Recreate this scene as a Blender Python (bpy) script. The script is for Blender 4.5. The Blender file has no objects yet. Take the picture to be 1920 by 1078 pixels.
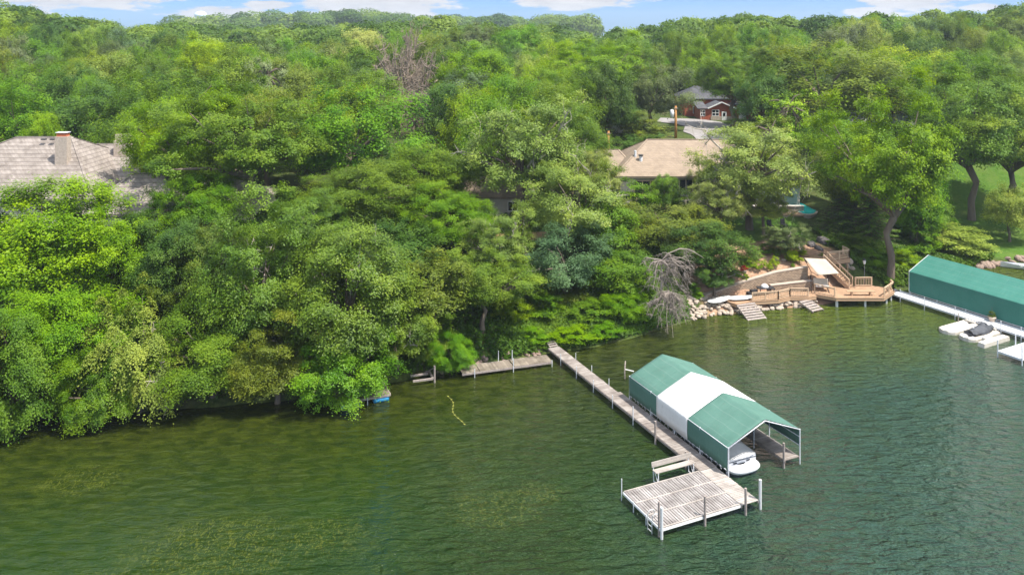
import bpy, math, random
import numpy as np
R_ = math.radians
random.seed(7)
rng = np.random.default_rng(11)
S = bpy.context.scene
col = S.collection

# ------------------------------------------------------------------ camera
CAMH = 28.0; F = 1500.0; HOR = 60.0; CX = 960.0
cam = bpy.data.cameras.new('camera'); camo = bpy.data.objects.new('camera', cam); col.objects.link(camo)
camo.location = (0, 0, CAMH); camo.rotation_euler = (R_(90), 0, 0)
cam.sensor_width = 36; cam.lens = 36*F/1920; cam.shift_y = -(539-HOR)/1920
cam.clip_start = 0.5; cam.clip_end = 8000
S.camera = camo
# ------------------------------------------------------------------ light
SUN_EL = 62.0; SUN_H = (0.86, -0.52)
world = bpy.data.worlds.new('World'); S.world = world; world.use_nodes = True
wn = world.node_tree.nodes; wl = world.node_tree.links; wn.clear()
wout = wn.new('ShaderNodeOutputWorld'); wbg = wn.new('ShaderNodeBackground')
sky = wn.new('ShaderNodeTexSky'); sky.sky_type = 'NISHITA'; sky.sun_disc = False
sky.sun_elevation = R_(SUN_EL); sky.sun_rotation = math.atan2(SUN_H[0], SUN_H[1])
sky.air_density = 1.0; sky.dust_density = 0.3; sky.ozone_density = 2.5
wbg.inputs['Strength'].default_value = 0.15
wl.new(wbg.outputs[0], wout.inputs[0])
def wmath(op, a, b=None, c=None, clamp=False):
    n = wn.new('ShaderNodeMath'); n.operation = op; n.use_clamp = clamp
    for i, v in enumerate((a, b, c)):
        if v is None: continue
        if isinstance(v, (int, float)): n.inputs[i].default_value = v
        else: wl.new(v, n.inputs[i])
    return n.outputs[0]
tc = wn.new('ShaderNodeTexCoord'); sep = wn.new('ShaderNodeSeparateXYZ'); wl.new(tc.outputs['Generated'], sep.inputs[0])
az = wmath('ARCTAN2', sep.outputs[0], sep.outputs[1])
hr = wmath('SQRT', wmath('ADD', wmath('POWER', sep.outputs[0], 2), wmath('POWER', sep.outputs[1], 2)))
el = wmath('ARCTAN2', sep.outputs[2], hr)
cmb = wn.new('ShaderNodeCombineXYZ'); wl.new(wmath('MULTIPLY', az, 14), cmb.inputs[0]); wl.new(wmath('MULTIPLY', el, 60), cmb.inputs[1])
nz = wn.new('ShaderNodeTexNoise'); nz.inputs['Scale'].default_value = 1.4; nz.inputs['Detail'].default_value = 6; nz.inputs['Roughness'].default_value = .6
wl.new(cmb.outputs[0], nz.inputs['Vector'])
nj = wmath('SUBTRACT', nz.outputs['Fac'], 0.5)
mask = None
# low fair-weather clouds: (azimuth px, elevation px above horizon, half width, half height) in angular units of 1/1500
for (cx, cy, hw, hh) in ((110, 60, 190, 26), (420, 32, 95, 14), (505, 48, 50, 10), (700, 48, 150, 34), (1080, 58, 125, 20), (1635, 34, 50, 10), (1710, 52, 95, 20), (1845, 40, 40, 7)):
    u = wmath('MULTIPLY', wmath('SUBTRACT', az, math.atan((cx-CX)/F)), F/hw)
    v = wmath('MULTIPLY', wmath('SUBTRACT', el, cy/F), F/hh)
    r = wmath('SUBTRACT', 1.0, wmath('SQRT', wmath('ADD', wmath('POWER', u, 2), wmath('POWER', v, 2))))
    mask = r if mask is None else wmath('MAXIMUM', mask, r)
mlow = wmath('MULTIPLY', wmath('ADD', mask, wmath('MULTIPLY', nj, 2.0)), 4.5, clamp=True)
# higher clouds all round (they light the lake)
dv = wn.new('ShaderNodeVectorMath'); dv.operation = 'DIVIDE'
cz = wn.new('ShaderNodeCombineXYZ'); zz = wmath('MAXIMUM', sep.outputs[2], 0.06)
for i in range(3): wl.new(zz, cz.inputs[i])
wl.new(tc.outputs['Generated'], dv.inputs[0]); wl.new(cz.outputs[0], dv.inputs[1])
nz2 = wn.new('ShaderNodeTexNoise'); nz2.inputs['Scale'].default_value = 0.9; nz2.inputs['Detail'].default_value = 5
wl.new(dv.outputs[0], nz2.inputs['Vector'])
mhigh = wmath('MULTIPLY', wmath('MULTIPLY', wmath('SUBTRACT', nz2.outputs['Fac'], 0.42), 5.0, clamp=True), wmath('MULTIPLY', wmath('SUBTRACT', el, 0.10), 6.0, clamp=True))
call = mlow
skyc = wn.new('ShaderNodeMix'); skyc.data_type = 'RGBA'; skyc.blend_type = 'MULTIPLY'; skyc.inputs[0].default_value = 1
SKYTINT = (0.17, 0.33, 0.66, 1)
wl.new(sky.outputs[0], skyc.inputs[6])
tn = wn.new('ShaderNodeMix'); tn.data_type = 'RGBA'; tn.inputs[6].default_value = SKYTINT; tn.inputs[7].default_value = (1.10, 1.04, 1.0, 1)
wl.new(wmath('MULTIPLY', wmath('SUBTRACT', el, 0.06), 5.0, clamp=True), tn.inputs[0]); wl.new(tn.outputs[2], skyc.inputs[7])
cc = wn.new('ShaderNodeMix'); cc.data_type = 'RGBA'
wl.new(call, cc.inputs[0]); wl.new(skyc.outputs[2], cc.inputs[6])
shade = wn.new('ShaderNodeMix'); shade.data_type = 'RGBA'
CLOUD_LIT = (3.3, 3.3, 3.35, 1); CLOUD_GREY = (2.1, 2.2, 2.4, 1)
shade.inputs[6].default_value = CLOUD_GREY; shade.inputs[7].default_value = CLOUD_LIT
wl.new(wmath('MULTIPLY', wmath('ADD', nj, 0.35), 2.0, clamp=True), shade.inputs[0])
wl.new(shade.outputs[2], cc.inputs[7]); 
c3 = wn.new('ShaderNodeMix'); c3.data_type = 'RGBA'; wl.new(mhigh, c3.inputs[0]); wl.new(cc.outputs[2], c3.inputs[6]); c3.inputs[7].default_value = (8.5, 8.5, 8.4, 1)
wl.new(c3.outputs[2], wbg.inputs['Color'])

sl = bpy.data.lights.new('sun', 'SUN'); sl.energy = 4.8; sl.angle = R_(0.53); sl.color = (1, .95, .87)
so = bpy.data.objects.new('sun', sl); col.objects.link(so)
hx, hy = SUN_H; hl = math.hypot(hx, hy); ce = math.cos(R_(SUN_EL)); se = math.sin(R_(SUN_EL))
from mathutils import Vector, Matrix, Euler
so.rotation_euler = Vector((hx/hl*ce, hy/hl*ce, se)).to_track_quat('Z', 'Y').to_euler()
so.location = (60, -20, 90)
S.view_settings.view_transform = 'Standard'; S.view_settings.look = 'None'; S.view_settings.gamma = 1
S.view_settings.use_curve_mapping = False; S.view_settings.exposure = 0.84
S.cycles.max_bounces = 6; S.cycles.diffuse_bounces = 3; S.cycles.glossy_bounces = 2; S.cycles.transmission_bounces = 3
S.cycles.transparent_max_bounces = 4; S.cycles.volume_bounces = 0; S.cycles.caustics_reflective = False; S.cycles.caustics_refractive = False
S.cycles.sample_clamp_direct = 5; S.cycles.sample_clamp_indirect = 4
S.cycles.use_adaptive_sampling = True; S.cycles.adaptive_threshold = 0.015

# ------------------------------------------------------------------ helpers
def gp(px, py, z=0.0):
    Y = F*(CAMH-z)/(py-HOR); return ((px-CX)/F*Y, Y, z)
def sst(x, a, b):
    t = np.clip((np.asarray(x, float)-a)/(b-a), 0, 1); return t*t*(3-2*t)

class MB:
    def __init__(s): s.v = []; s.f = []; s.m = []; s.cur = 0
    def quad(s, *p):
        i = len(s.v); s.v += [tuple(q) for q in p]; s.f.append(tuple(range(i, i+len(p)))); s.m.append(s.cur); return s
    def box(s, c, size, rz=0.0, rot=None, taper=1.0):
        hx, hy, hz = size[0]/2, size[1]/2, size[2]/2
        Mx = rot if rot is not None else Matrix.Rotation(rz, 3, 'Z')
        i = len(s.v); cv = Vector(c)
        for sz in (-1, 1):
            t = taper if sz == 1 else 1
            for sx, sy in ((-1, -1), (1, -1), (1, 1), (-1, 1)):
                s.v.append(tuple(cv + Mx @ Vector((sx*hx*t, sy*hy*t, sz*hz))))
        for q in ((0, 3, 2, 1), (4, 5, 6, 7), (0, 1, 5, 4), (1, 2, 6, 5), (2, 3, 7, 6), (3, 0, 4, 7)):
            s.f.append(tuple(i+k for k in q)); s.m.append(s.cur)
        return s
    def bar(s, a, b, w, h=None):
        a = Vector(a); b = Vector(b); d = b-a; L = d.length
        h = h or w
        q = d.to_track_quat('X', 'Z').to_matrix()
        return s.box((a+b)/2, (L, w, h), rot=q)
    def tube(s, pts, rad, n=8, cap=True):
        pts = [Vector(p) for p in pts]
        if isinstance(rad, (int, float)): rad = [rad]*len(pts)
        i0 = len(s.v); up = Vector((0, 0, 1))
        for k, p in enumerate(pts):
            d = (pts[min(k+1, len(pts)-1)] - pts[max(k-1, 0)])
            d = d.normalized() if d.length > 1e-9 else up
            a = d.cross(Vector((0.31, 0.95, 0.05)) if abs(d.z) > .8 else up).normalized(); b = d.cross(a)
            for j in range(n):
                t = 2*math.pi*j/n
                s.v.append(tuple(p + (a*math.cos(t)+b*math.sin(t))*rad[k]))
        for k in range(len(pts)-1):
            for j in range(n):
                a0 = i0+k*n+j; a1 = i0+k*n+(j+1) % n
                s.f.append((a0, a1, a1+n, a0+n)); s.m.append(s.cur)
        if cap:
            s.f.append(tuple(i0+j for j in range(n))[::-1]); s.m.append(s.cur)
            s.f.append(tuple(i0+(len(pts)-1)*n+j for j in range(n))); s.m.append(s.cur)
        return s
    def prism(s, poly, z0, z1):
        i = len(s.v); n = len(poly)
        for z in (z0, z1):
            for p in poly: s.v.append((p[0], p[1], z))
        s.f.append(tuple(i+k for k in range(n))[::-1]); s.m.append(s.cur)
        s.f.append(tuple(i+n+k for k in range(n))); s.m.append(s.cur)
        for k in range(n):
            a = i+k; b = i+(k+1) % n
            s.f.append((a, b, b+n, a+n)); s.m.append(s.cur)
        return s
    def grid(s, rows):     # rows: list of equal length point lists
        i = len(s.v); n = len(rows[0])
        for r in rows: s.v += [tuple(p) for p in r]
        for a in range(len(rows)-1):
            for b in range(n-1):
                q = i+a*n+b
                s.f.append((q, q+1, q+n+1, q+n)); s.m.append(s.cur)
        return s
    def mesh(s, name, mats, smooth=False):
        me = bpy.data.meshes.new(name); me.from_pydata(s.v, [], s.f)
        for m in (mats if isinstance(mats, (list, tuple)) else [mats]): me.materials.append(m)
        me.polygons.foreach_set('material_index', s.m)
        if smooth: me.polygons.foreach_set('use_smooth', [True]*len(s.f))
        me.update(); return me
    def build(s, name, mats, parent=None, smooth=False, loc=None):
        o = bpy.data.objects.new(name, s.mesh(name, mats, smooth)); col.objects.link(o)
        if parent is not None: o.parent = parent
        if loc: o.location = loc
        return o
def tag(o, label=None, cat=None, group=None, kind=None):
    if label: o['label'] = label
    if cat: o['category'] = cat
    if group: o['group'] = group
    if kind: o['kind'] = kind
    return o
def thing(name, label, cat, loc=(0, 0, 0), rz=0, group=None):
    o = bpy.data.objects.new(name, None); col.objects.link(o); o.location = loc; o.rotation_euler = (0, 0, rz)
    o.empty_display_size = .3
    return tag(o, label, cat, group)
def quads_mesh(name, V, mats, attr=None, flat=True, midx=None):
    """V: (n,4,3) array of quads."""
    n = len(V); me = bpy.data.meshes.new(name)
    me.vertices.add(n*4); me.vertices.foreach_set('co', V.reshape(-1).astype(np.float32))
    me.loops.add(n*4); me.loops.foreach_set('vertex_index', np.arange(n*4, dtype=np.int32))
    me.polygons.add(n); me.polygons.foreach_set('loop_start', np.arange(0, n*4, 4, dtype=np.int32))
    try: me.polygons.foreach_set('loop_total', np.full(n, 4, dtype=np.int32))
    except Exception: pass
    for m in mats: me.materials.append(m)
    if midx is not None: me.polygons.foreach_set('material_index', midx.astype(np.int32))
    if attr is not None:
        a = me.attributes.new('tone', 'FLOAT', 'FACE'); a.data.foreach_set('value', attr.astype(np.float32))
    me.update(calc_edges=True); return me

# ------------------------------------------------------------------ materials
def mat(name, color=(.5, .5, .5), rough=.7, spec=.3, metal=0.0):
    m = bpy.data.materials.new(name); m.use_nodes = True
    b = m.node_tree.nodes['Principled BSDF']
    b.inputs['Base Color'].default_value = (*color, 1); b.inputs['Roughness'].default_value = rough
    b.inputs['Specular IOR Level'].default_value = spec; b.inputs['Metallic'].default_value = metal
    return m
class NT:
    def __init__(s, m): s.t = m.node_tree; s.n = s.t.nodes; s.l = s.t.links; s.b = s.n.get('Principled BSDF'); s.o = s.n.get('Material Output')
    def node(s, typ, **kw):
        x = s.n.new(typ)
        for k, v in kw.items(): setattr(x, k, v)
        return x
    def put(s, inp, v):
        if isinstance(v, bpy.types.NodeSocket): s.l.new(v, inp)
        elif isinstance(v, tuple) and len(v) == 3 and inp.type == 'RGBA': inp.default_value = (*v, 1)
        else: inp.default_value = v
    def math(s, op, a, b=0.0, clamp=False):
        x = s.node('ShaderNodeMath', operation=op, use_clamp=clamp); s.put(x.inputs[0], a); s.put(x.inputs[1], b); return x.outputs[0]
    def mix(s, f, a, b, mode='MIX'):
        x = s.node('ShaderNodeMix', data_type='RGBA', blend_type=mode); s.put(x.inputs[0], f); s.put(x.inputs[6], a); s.put(x.inputs[7], b); return x.outputs[2]
    def mapping(s, scale=(1, 1, 1), rot=(0, 0, 0), src='Object'):
        t = s.node('ShaderNodeTexCoord'); m = s.node('ShaderNodeMapping'); m.inputs['Scale'].default_value = scale; m.inputs['Rotation'].default_value = rot
        s.l.new(t.outputs[src], m.inputs[0]); return m.outputs[0]
    def noise(s, vec, scale, detail=3, rough=.5, out='Fac', dist=0.0):
        x = s.node('ShaderNodeTexNoise'); s.l.new(vec, x.inputs['Vector']); x.inputs['Scale'].default_value = scale
        x.inputs['Detail'].default_value = detail; x.inputs['Roughness'].default_value = rough; x.inputs['Distortion'].default_value = dist
        return x.outputs[out]
    def ramp(s, fac, stops):
        x = s.node('ShaderNodeValToRGB'); s.l.new(fac, x.inputs[0]); e = x.color_ramp.elements
        while len(e) < len(stops): e.new(0.5)
        for k, (p, c) in enumerate(stops):
            e[k].position = p; e[k].color = (*c, 1) if len(c) == 3 else c
        return x.outputs[0]
    def step(s, v, a, b): return s.math('MULTIPLY', s.math('SUBTRACT', v, a), 1.0/(b-a), clamp=True)
    def bump(s, h, strength=.3, dist=.05):
        x = s.node('ShaderNodeBump'); x.inputs['Strength'].default_value = strength; x.inputs['Distance'].default_value = dist
        s.l.new(h, x.inputs['Height']); s.l.new(x.outputs[0], s.b.inputs['Normal']); return x
    def color(s, v): s.put(s.b.inputs['Base Color'], v)

def leaf_material(name, gloss=.35, transl=.30):
    m = mat(name, rough=.5, spec=gloss); t = NT(m)
    oi = t.node('ShaderNodeObjectInfo'); at = t.node('ShaderNodeAttribute', attribute_name='tone')
    vec = t.mapping((1, 1, 1)); big = t.noise(vec, 2.2, 2)
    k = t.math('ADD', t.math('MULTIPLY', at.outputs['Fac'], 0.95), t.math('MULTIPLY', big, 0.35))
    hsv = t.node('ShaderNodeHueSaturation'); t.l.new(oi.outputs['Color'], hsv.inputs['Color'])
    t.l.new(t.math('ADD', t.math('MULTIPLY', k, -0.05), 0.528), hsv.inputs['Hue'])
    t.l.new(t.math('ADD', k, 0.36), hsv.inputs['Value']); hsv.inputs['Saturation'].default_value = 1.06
    t.color(hsv.outputs[0])
    tr = t.node('ShaderNodeBsdfTranslucent'); yel = t.mix(1.0, hsv.outputs[0], (1.15, 1.1, .35), 'MULTIPLY'); t.l.new(yel, tr.inputs['Color'])
    mx = t.node('ShaderNodeMixShader'); mx.inputs[0].default_value = transl
    t.l.new(t.b.outputs[0], mx.inputs[1]); t.l.new(tr.outputs[0], mx.inputs[2]); t.l.new(mx.outputs[0], t.o.inputs['Surface'])
    return m
M_leaf = leaf_material('leaf', .20, .42)
M_leaf_shiny = leaf_material('shiny_leaf', .36, .40)
M_needle = leaf_material('needle', .2, .1)
def bark_mat(name, c1, c2):
    m = mat(name, rough=.9, spec=.1); t = NT(m); v = t.mapping((3, 3, .7))
    n = t.noise(v, 6, 4, .6); t.color(t.mix(n, c1, c2)); t.bump(n, .6, .05); return m
M_bark = bark_mat('bark', (.07, .052, .036), (.22, .18, .14))
M_dead = bark_mat('dead_wood', (.25, .21, .17), (.50, .44, .38))
def plank_mat(name, ca, cb, cc_, pw=.14, axis='X', rough=.85, groove=True):
    """boards with gaps; object coordinates, boards run across the axis."""
    m = mat(name, rough=rough, spec=.15); t = NT(m)
    tcn = t.node('ShaderNodeTexCoord'); sp = t.node('ShaderNodeSeparateXYZ'); t.l.new(tcn.outputs['Object'], sp.inputs[0])
    u = t.math('DIVIDE', sp.outputs[axis], pw); idx = t.math('FLOOR', u); fr = t.math('FRACT', u)
    wn_ = t.node('ShaderNodeTexWhiteNoise', noise_dimensions='1D'); t.l.new(idx, wn_.inputs['W'])
    v = t.mapping((1, 1, 1)); n = t.noise(v, 1.3, 4, .6); n2 = t.noise(v, 14, 3, .6)
    c = t.mix(wn_.outputs['Value'], ca, cb)
    c = t.mix(t.math('MULTIPLY', t.step(n, .42, .66), .75), c, cc_)
    c = t.mix(t.math('MULTIPLY', n2, .35), c, cc_)
    if groove:
        g = t.math('LESS_THAN', fr, .13); c = t.mix(t.math('MULTIPLY', g, .8), c, (.03, .025, .02))
        t.bump(t.math('SUBTRACT', 1.0, g), .5, .02)
    t.color(c); return m
M_plank_old = plank_mat('weathered_planks', (.30, .25, .22), (.50, .44, .40), (.17, .135, .11), .15, 'Y')
M_plank_light = plank_mat('pale_planks', (.50, .44, .38), (.68, .61, .54), (.34, .28, .23), .15, 'Y')
M_plank_slat = plank_mat('slatted_planks', (.36, .31, .28), (.56, .50, .46), (.24, .19, .17), .13, 'X')
M_plank_dark = plank_mat('mossy_planks', (.16, .13, .10), (.26, .22, .17), (.07, .06, .045), .16, 'X')
M_cedar = plank_mat('tan_decking', (.37, .235, .145), (.44, .285, .18), (.31, .195, .12), .14, 'X')
M_cedar_plain = mat('tan_wood', (.40, .26, .16), .7, .2)
M_rail_wood = mat('pale_tan_wood', (.50, .355, .235), .7, .2)
def noisy(name, c1, c2, scale=4, rough=.8, spec=.2, bump=.2, bd=.02, metal=0, detail=4):
    m = mat(name, c1, rough, spec, metal); t = NT(m); v = t.mapping(); n = t.noise(v, scale, detail, .6)
    t.color(t.mix(t.step(n, .3, .7), c1, c2))
    if bump: t.bump(n, bump, bd)
    return m
M_greywood = noisy('grey_wood', (.20, .165, .145), (.36, .31, .28), 9)
M_alu = noisy('galvanised_pipe', (.50, .51, .53), (.66, .67, .69), 6, .45, .5, 0)
M_whitepvc = noisy('white_plastic', (.62, .62, .62), (.54, .54, .52), 3, .4, .4, 0)
def canvas(name, c1, c2):
    m = mat(name, c1, .75, .2); t = NT(m); v = t.mapping(); n = t.noise(v, .8, 4, .6); w = t.noise(t.mapping((1, 6, 1)), 1.2, 2, .5)
    tcn = t.node('ShaderNodeTexCoord'); sp = t.node('ShaderNodeSeparateXYZ'); t.l.new(tcn.outputs['Object'], sp.inputs[0])
    sx = t.math('LESS_THAN', t.math('ABSOLUTE', t.math('SUBTRACT', t.math('FRACT', t.math('DIVIDE', t.math('SUBTRACT', sp.outputs['X'], 3.04), .72)), .5)), .04)
    dirt = t.step(t.noise(v, 2.6, 5, .7), .58, .78); c = t.mix(t.step(n, .3, .75), c1, c2)
    c = t.mix(t.math('MULTIPLY', dirt, .28), c, (.16, .16, .13)); c = t.mix(t.math('MULTIPLY', sx, .06), c, (.45, .50, .47)); t.color(c); t.bump(w, .35, .10); return m
M_cgreen = canvas('green_canvas', (.066, .150, .116), (.086, .178, .142))
M_cgreen2 = canvas('teal_canvas', (.035, .150, .115), (.05, .175, .138))
M_cwhite = canvas('white_canvas', (.68, .67, .65), (.60, .585, .565))
M_gel = mat('white_gelcoat', (.66, .66, .67), .22, .5)
M_gelgrey = mat('grey_vinyl', (.45, .46, .48), .5, .4)
M_darkhull = mat('dark_hull', (.03, .035, .05), .25, .5)
M_black = noisy('black_plastic', (.02, .02, .022), (.045, .045, .05), 5, .55, .3, .1)
M_cover = noisy('dark_grey_cover', (.045, .048, .055), (.085, .09, .10), 3, .7, .3, .4, .06)
M_cream = noisy('cream_plastic', (.56, .52, .46), (.46, .42, .36), 5, .5, .3, .1)
M_beige = noisy('beige_fabric', (.50, .42, .33), (.43, .36, .28), 3, .85, .1, .2)
M_blue = mat('blue_float', (.03, .22, .42), .4, .4)
M_yellow = mat('yellow_float', (.42, .40, .10), .6, .3)
M_glass = mat('window_glass', (.015, .02, .025), .08, .6)
M_whitetrim = mat('white_trim', (.75, .74, .72), .6, .3)
M_terra = noisy('clay_pot', (.62, .50, .40), (.52, .40, .31), 5, .8, .2, 0)
M_iron = mat('dark_metal', (.03, .03, .03), .5, .4)
M_pole = noisy('orange_pole_wood', (.42, .22, .08), (.28, .14, .05), 6, .85, .1, .2)

def stone_mat(name, c1, c2, c3, s=1.0):
    m = mat(name, c1, .85, .2); t = NT(m)
    oi = t.node('ShaderNodeObjectInfo'); v = t.mapping(); n = t.noise(v, 3*s, 4, .6)
    c = t.mix(oi.outputs['Random'], c1, c2); c = t.mix(t.step(n, .45, .75), c, c3); t.color(c); t.bump(n, .6, .08); return m
M_stone = stone_mat('tan_stone', (.46, .38, .30), (.34, .28, .225), (.21, .165, .13))
M_redstone = stone_mat('red_brown_stone', (.30, .215, .17), (.24, .18, .145), (.14, .10, .08))
def wall_stone():
    m = mat('stacked_stone', rough=.9, spec=.15); t = NT(m)
    v = t.mapping((1, 1, 1), (R_(90), 0, 0)); br = t.node('ShaderNodeTexBrick'); t.l.new(v, br.inputs['Vector'])
    br.inputs['Scale'].default_value = 1.6; br.inputs['Color1'].default_value = (.48, .35, .24, 1); br.inputs['Color2'].default_value = (.24, .17, .115, 1)
    br.inputs['Mortar'].default_value = (.10, .07, .05, 1); br.inputs['Mortar Size'].default_value = .05
    n = t.noise(t.mapping(), 4, 3); t.color(t.mix(t.math('MULTIPLY', n, .5), br.outputs[0], (.45, .34, .24))); return m
M_wallstone = wall_stone()
def shingle_mat(name, c1, c2, c3, course=.30, strength=.6):
    """roof courses follow height (object z)."""
    m = mat(name, rough=.9, spec=.1); t = NT(m)
    tcn = t.node('ShaderNodeTexCoord'); sp = t.node('ShaderNodeSeparateXYZ'); t.l.new(tcn.outputs['Object'], sp.inputs[0])
    u = t.math('DIVIDE', sp.outputs['Z'], course); fr = t.math('FRACT', u); idx = t.math('FLOOR', u)
    cx = t.node('ShaderNodeCombineXYZ'); t.l.new(t.math('MULTIPLY', t.math('ADD', sp.outputs['X'], sp.outputs['Y']), 3.0), cx.inputs[0]); t.l.new(t.math('MULTIPLY', idx, 7.3), cx.inputs[1])
    wn_ = t.noise(cx.outputs[0], 1.0, 1, .5)
    n = t.noise(t.mapping((.6, .6, .6)), .9, 5, .65)
    c = t.mix(t.step(wn_, .3, .7), c1, c2); c = t.mix(t.math('MULTIPLY', t.step(n, .45, .7), .8), c, c3)
    g = t.step(fr, .72, 1.0); c = t.mix(t.math('MULTIPLY', g, strength), c, (.06, .045, .04))
    t.color(c); t.bump(fr, .6, .06); return m
M_shake = shingle_mat('cedar_shake', (.215, .185, .16), (.31, .27, .24), (.12, .10, .085), .34)
M_asph = shingle_mat('tan_shingle', (.265, .205, .15), (.32, .25, .185), (.20, .155, .115), .18, .30)
M_greyroof = shingle_mat('grey_shingle', (.085, .085, .09), (.12, .12, .13), (.06, .06, .065), .16, .2)
M_stucco = noisy('pale_stucco', (.55, .50, .44), (.45, .41, .36), 3)
def brick_mat():
    m = mat('red_brick', rough=.9, spec=.1); t = NT(m); v = t.mapping((1, 1, 1), (R_(90), 0, 0))
    br = t.node('ShaderNodeTexBrick'); t.l.new(v, br.inputs['Vector']); br.inputs['Scale'].default_value = 3
    br.inputs['Color1'].default_value = (.36, .075, .035, 1); br.inputs['Color2'].default_value = (.44, .11, .055, 1); br.inputs['Mortar'].default_value = (.25, .13, .10, 1)
    t.color(br.outputs[0]); return m
M_brick = brick_mat()
M_lightstone = noisy('chimney_stone', (.48, .40, .33), (.34, .28, .23), 5, .9, .1, .4, .05)
M_asphalt = noisy('pale_asphalt', (.30, .28, .27), (.22, .205, .20), 1.2, .9, .1, .1)

# ------------------------------------------------------------------ terrain
shore_px = [(-200, 800), (0, 786), (200, 776), (400, 762), (560, 748), (700, 724), (800, 704), (880, 690), (1030, 662), (1120, 650), (1200, 630), (1290, 602), (1340, 590), (1400, 587), (1450, 579), (1520, 574)]
sp_ = [gp(a, b)[:2] for a, b in shore_px] + [(33, 82.6), (36.9, 85.6), (41, 86.2), (47, 88.5), (52, 92.5), (57.7, 95.8), (62.5, 97.7), (76, 100), (130, 104), (400, 110), (1500, 110)]
sp_ = [(-1500, 30), (-120, 48)] + sp_
SX = np.array([p[0] for p in sp_]); SY = np.array([p[1] for p in sp_])
def shoreY(X): return np.interp(X, SX, SY)
SKX = [-2000, -200, 0, 60, 140, 210, 330, 480, 640, 740, 790, 850, 960, 1060, 1110, 1180, 1300, 1400, 1480, 1560, 1700, 1840, 1900, 2100, 4000]
SKY_ = [-5, 0, 8, 14, 26, 46, 54, 57, 54, 48, 34, 44, 53, 58, 74, 60, 38, 26, 32, 38, 30, 22, 2, -8, -8]
def smoothnoise(X, Y, s, seed=0):
    return (np.sin(X/s+seed*1.3+1.7*np.sin(Y/s*.7+seed))*np.cos(Y/s*1.1+seed*2.1+1.3*np.sin(X/s*.6)))
def terrain(X, Y):
    X = np.asarray(X, float); Y = np.asarray(Y, float)
    sy = shoreY(X); d = Y-sy
    P = np.interp(X, [-60, -30, -5, 8, 20, 35, 42, 52, 75], [7.6, 7.8, 6.2, 5.2, 4.4, 4.8, 4.8, 2.0, 2.0])
    W = np.interp(X, [-60, -30, -5, 8, 20, 35, 50], [27, 25, 24, 26, 24, 18, 20])
    t = np.clip(d/W, 0, 1); h = 0.25*sst(d, 0, .8)+P*(1-(1-t)**1.7)
    hp = np.interp(d, [0, .8, 3.0, 4.6, 8, 17, 24], [0.1, .55, .75, 2.7, 3.5, 4.6, 4.9])
    m = sst(X, 17.5, 21)*(1-sst(X, 37, 40)); hp = np.where(X > 31.5, np.interp(d, [0, 1, 2.5, 4, 17], [0.0, .6, 1.8, 2.7, 4.7]), hp)
    h = h*(1-m)+hp*m
    up = sst(Y, 114, 136); back = 10.4+0*X
    h = h*(1-up)+back*up
    px = CX+F*X/np.maximum(Y, 1)
    rz = CAMH+(HOR-np.interp(px, SKX, SKY_))/F*240-15.0
    hill = sst(Y, 163, 240); h = h*(1-hill)+rz*hill
    h = h-sst(Y, 290, 520)*14
    h = h+1.6*smoothnoise(X, Y, 17, 4)*sst(Y, 185, 225)
    h = h+np.where(Y > 120, .5*smoothnoise(X, Y, 13, 2), .12*smoothnoise(X, Y, 4, 1)*sst(d, 2, 8)*(1-m))
    h = np.where(d < 0, np.maximum(-.04+d*.16, -5)-.1, h)
    return h
def th(x, y): return float(terrain(np.array([x]), np.array([y]))[0])
xs = np.concatenate([-np.geomspace(90, 3000, 26)[::-1], np.arange(-88, 88.5, 1.1), np.geomspace(90, 3000, 26)])
ys = np.concatenate([[-300, -100, 0, 30], np.arange(44, 136, .9), np.arange(137, 260, 3), np.geomspace(262, 6000, 40)])
XX, YY = np.meshgrid(xs, ys); ZZ = terrain(XX, YY); nx = len(xs); ny = len(ys)
me = bpy.data.meshes.new('ground'); vv = np.stack([XX, YY, ZZ], -1).reshape(-1, 3)
ii = (np.arange(ny-1)[:, None]*nx+np.arange(nx-1)[None]).reshape(-1)
me.from_pydata(vv.tolist(), [], np.stack([ii, ii+1, ii+nx+1, ii+nx], -1).tolist())
def inpoly(px, py, poly):
    r = np.zeros(px.shape, bool); n = len(poly); j = n-1
    for i in range(n):
        xi, yi = poly[i]; xj, yj = poly[j]
        c = ((yi > py) != (yj > py)) & (px < (xj-xi)*(py-yi)/(yj-yi+1e-12)+xi); r ^= c; j = i
    return r
LAWNS = [[(50, 97.5), (90, 99), (95, 128), (56, 130), (50, 112)], [(24.5, 92), (36, 93.5), (36, 103.5), (24.5, 103)], [(-45, 66), (-33, 66), (-33, 76), (-45, 76)]]
SOIL = [[(19.5, 79), (31.5, 81), (36, 86), (37, 92), (34, 93), (21, 92), (18.5, 84)]]
lawn = np.zeros(XX.shape); soil = np.zeros(XX.shape)
for p in LAWNS: lawn[inpoly(XX, YY, p)] = 1
for p in SOIL: soil[inpoly(XX, YY, p)] = 1
for nm, arr in (('lawn', lawn), ('soil', soil)):
    a = me.attributes.new(nm, 'FLOAT', 'POINT'); a.data.foreach_set('value', arr.reshape(-1).astype(np.float32))
M_ground = mat('ground', rough=.95, spec=.05); t = NT(M_ground)
v = t.mapping(); n1 = t.noise(v, .35, 5, .6); n2 = t.noise(v, 2.5, 5, .65); n3 = t.noise(v, 8, 3, .6)
base = t.mix(t.step(n2, .35, .65), (.035, .055, .014), (.075, .10, .026)); base = t.mix(t.math('MULTIPLY', t.step(n1, .5, .7), .5), base, (.09, .065, .04))
lw = t.mix(t.step(n2, .3, .7), (.042, .095, .012), (.080, .150, .022)); lw = t.mix(t.math('MULTIPLY', t.step(n1, .45, .75), .5), lw, (.15, .17, .05)); lw = t.mix(t.math('MULTIPLY', t.step(n3, .45, .75), .4), lw, (.045, .09, .015))
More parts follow.
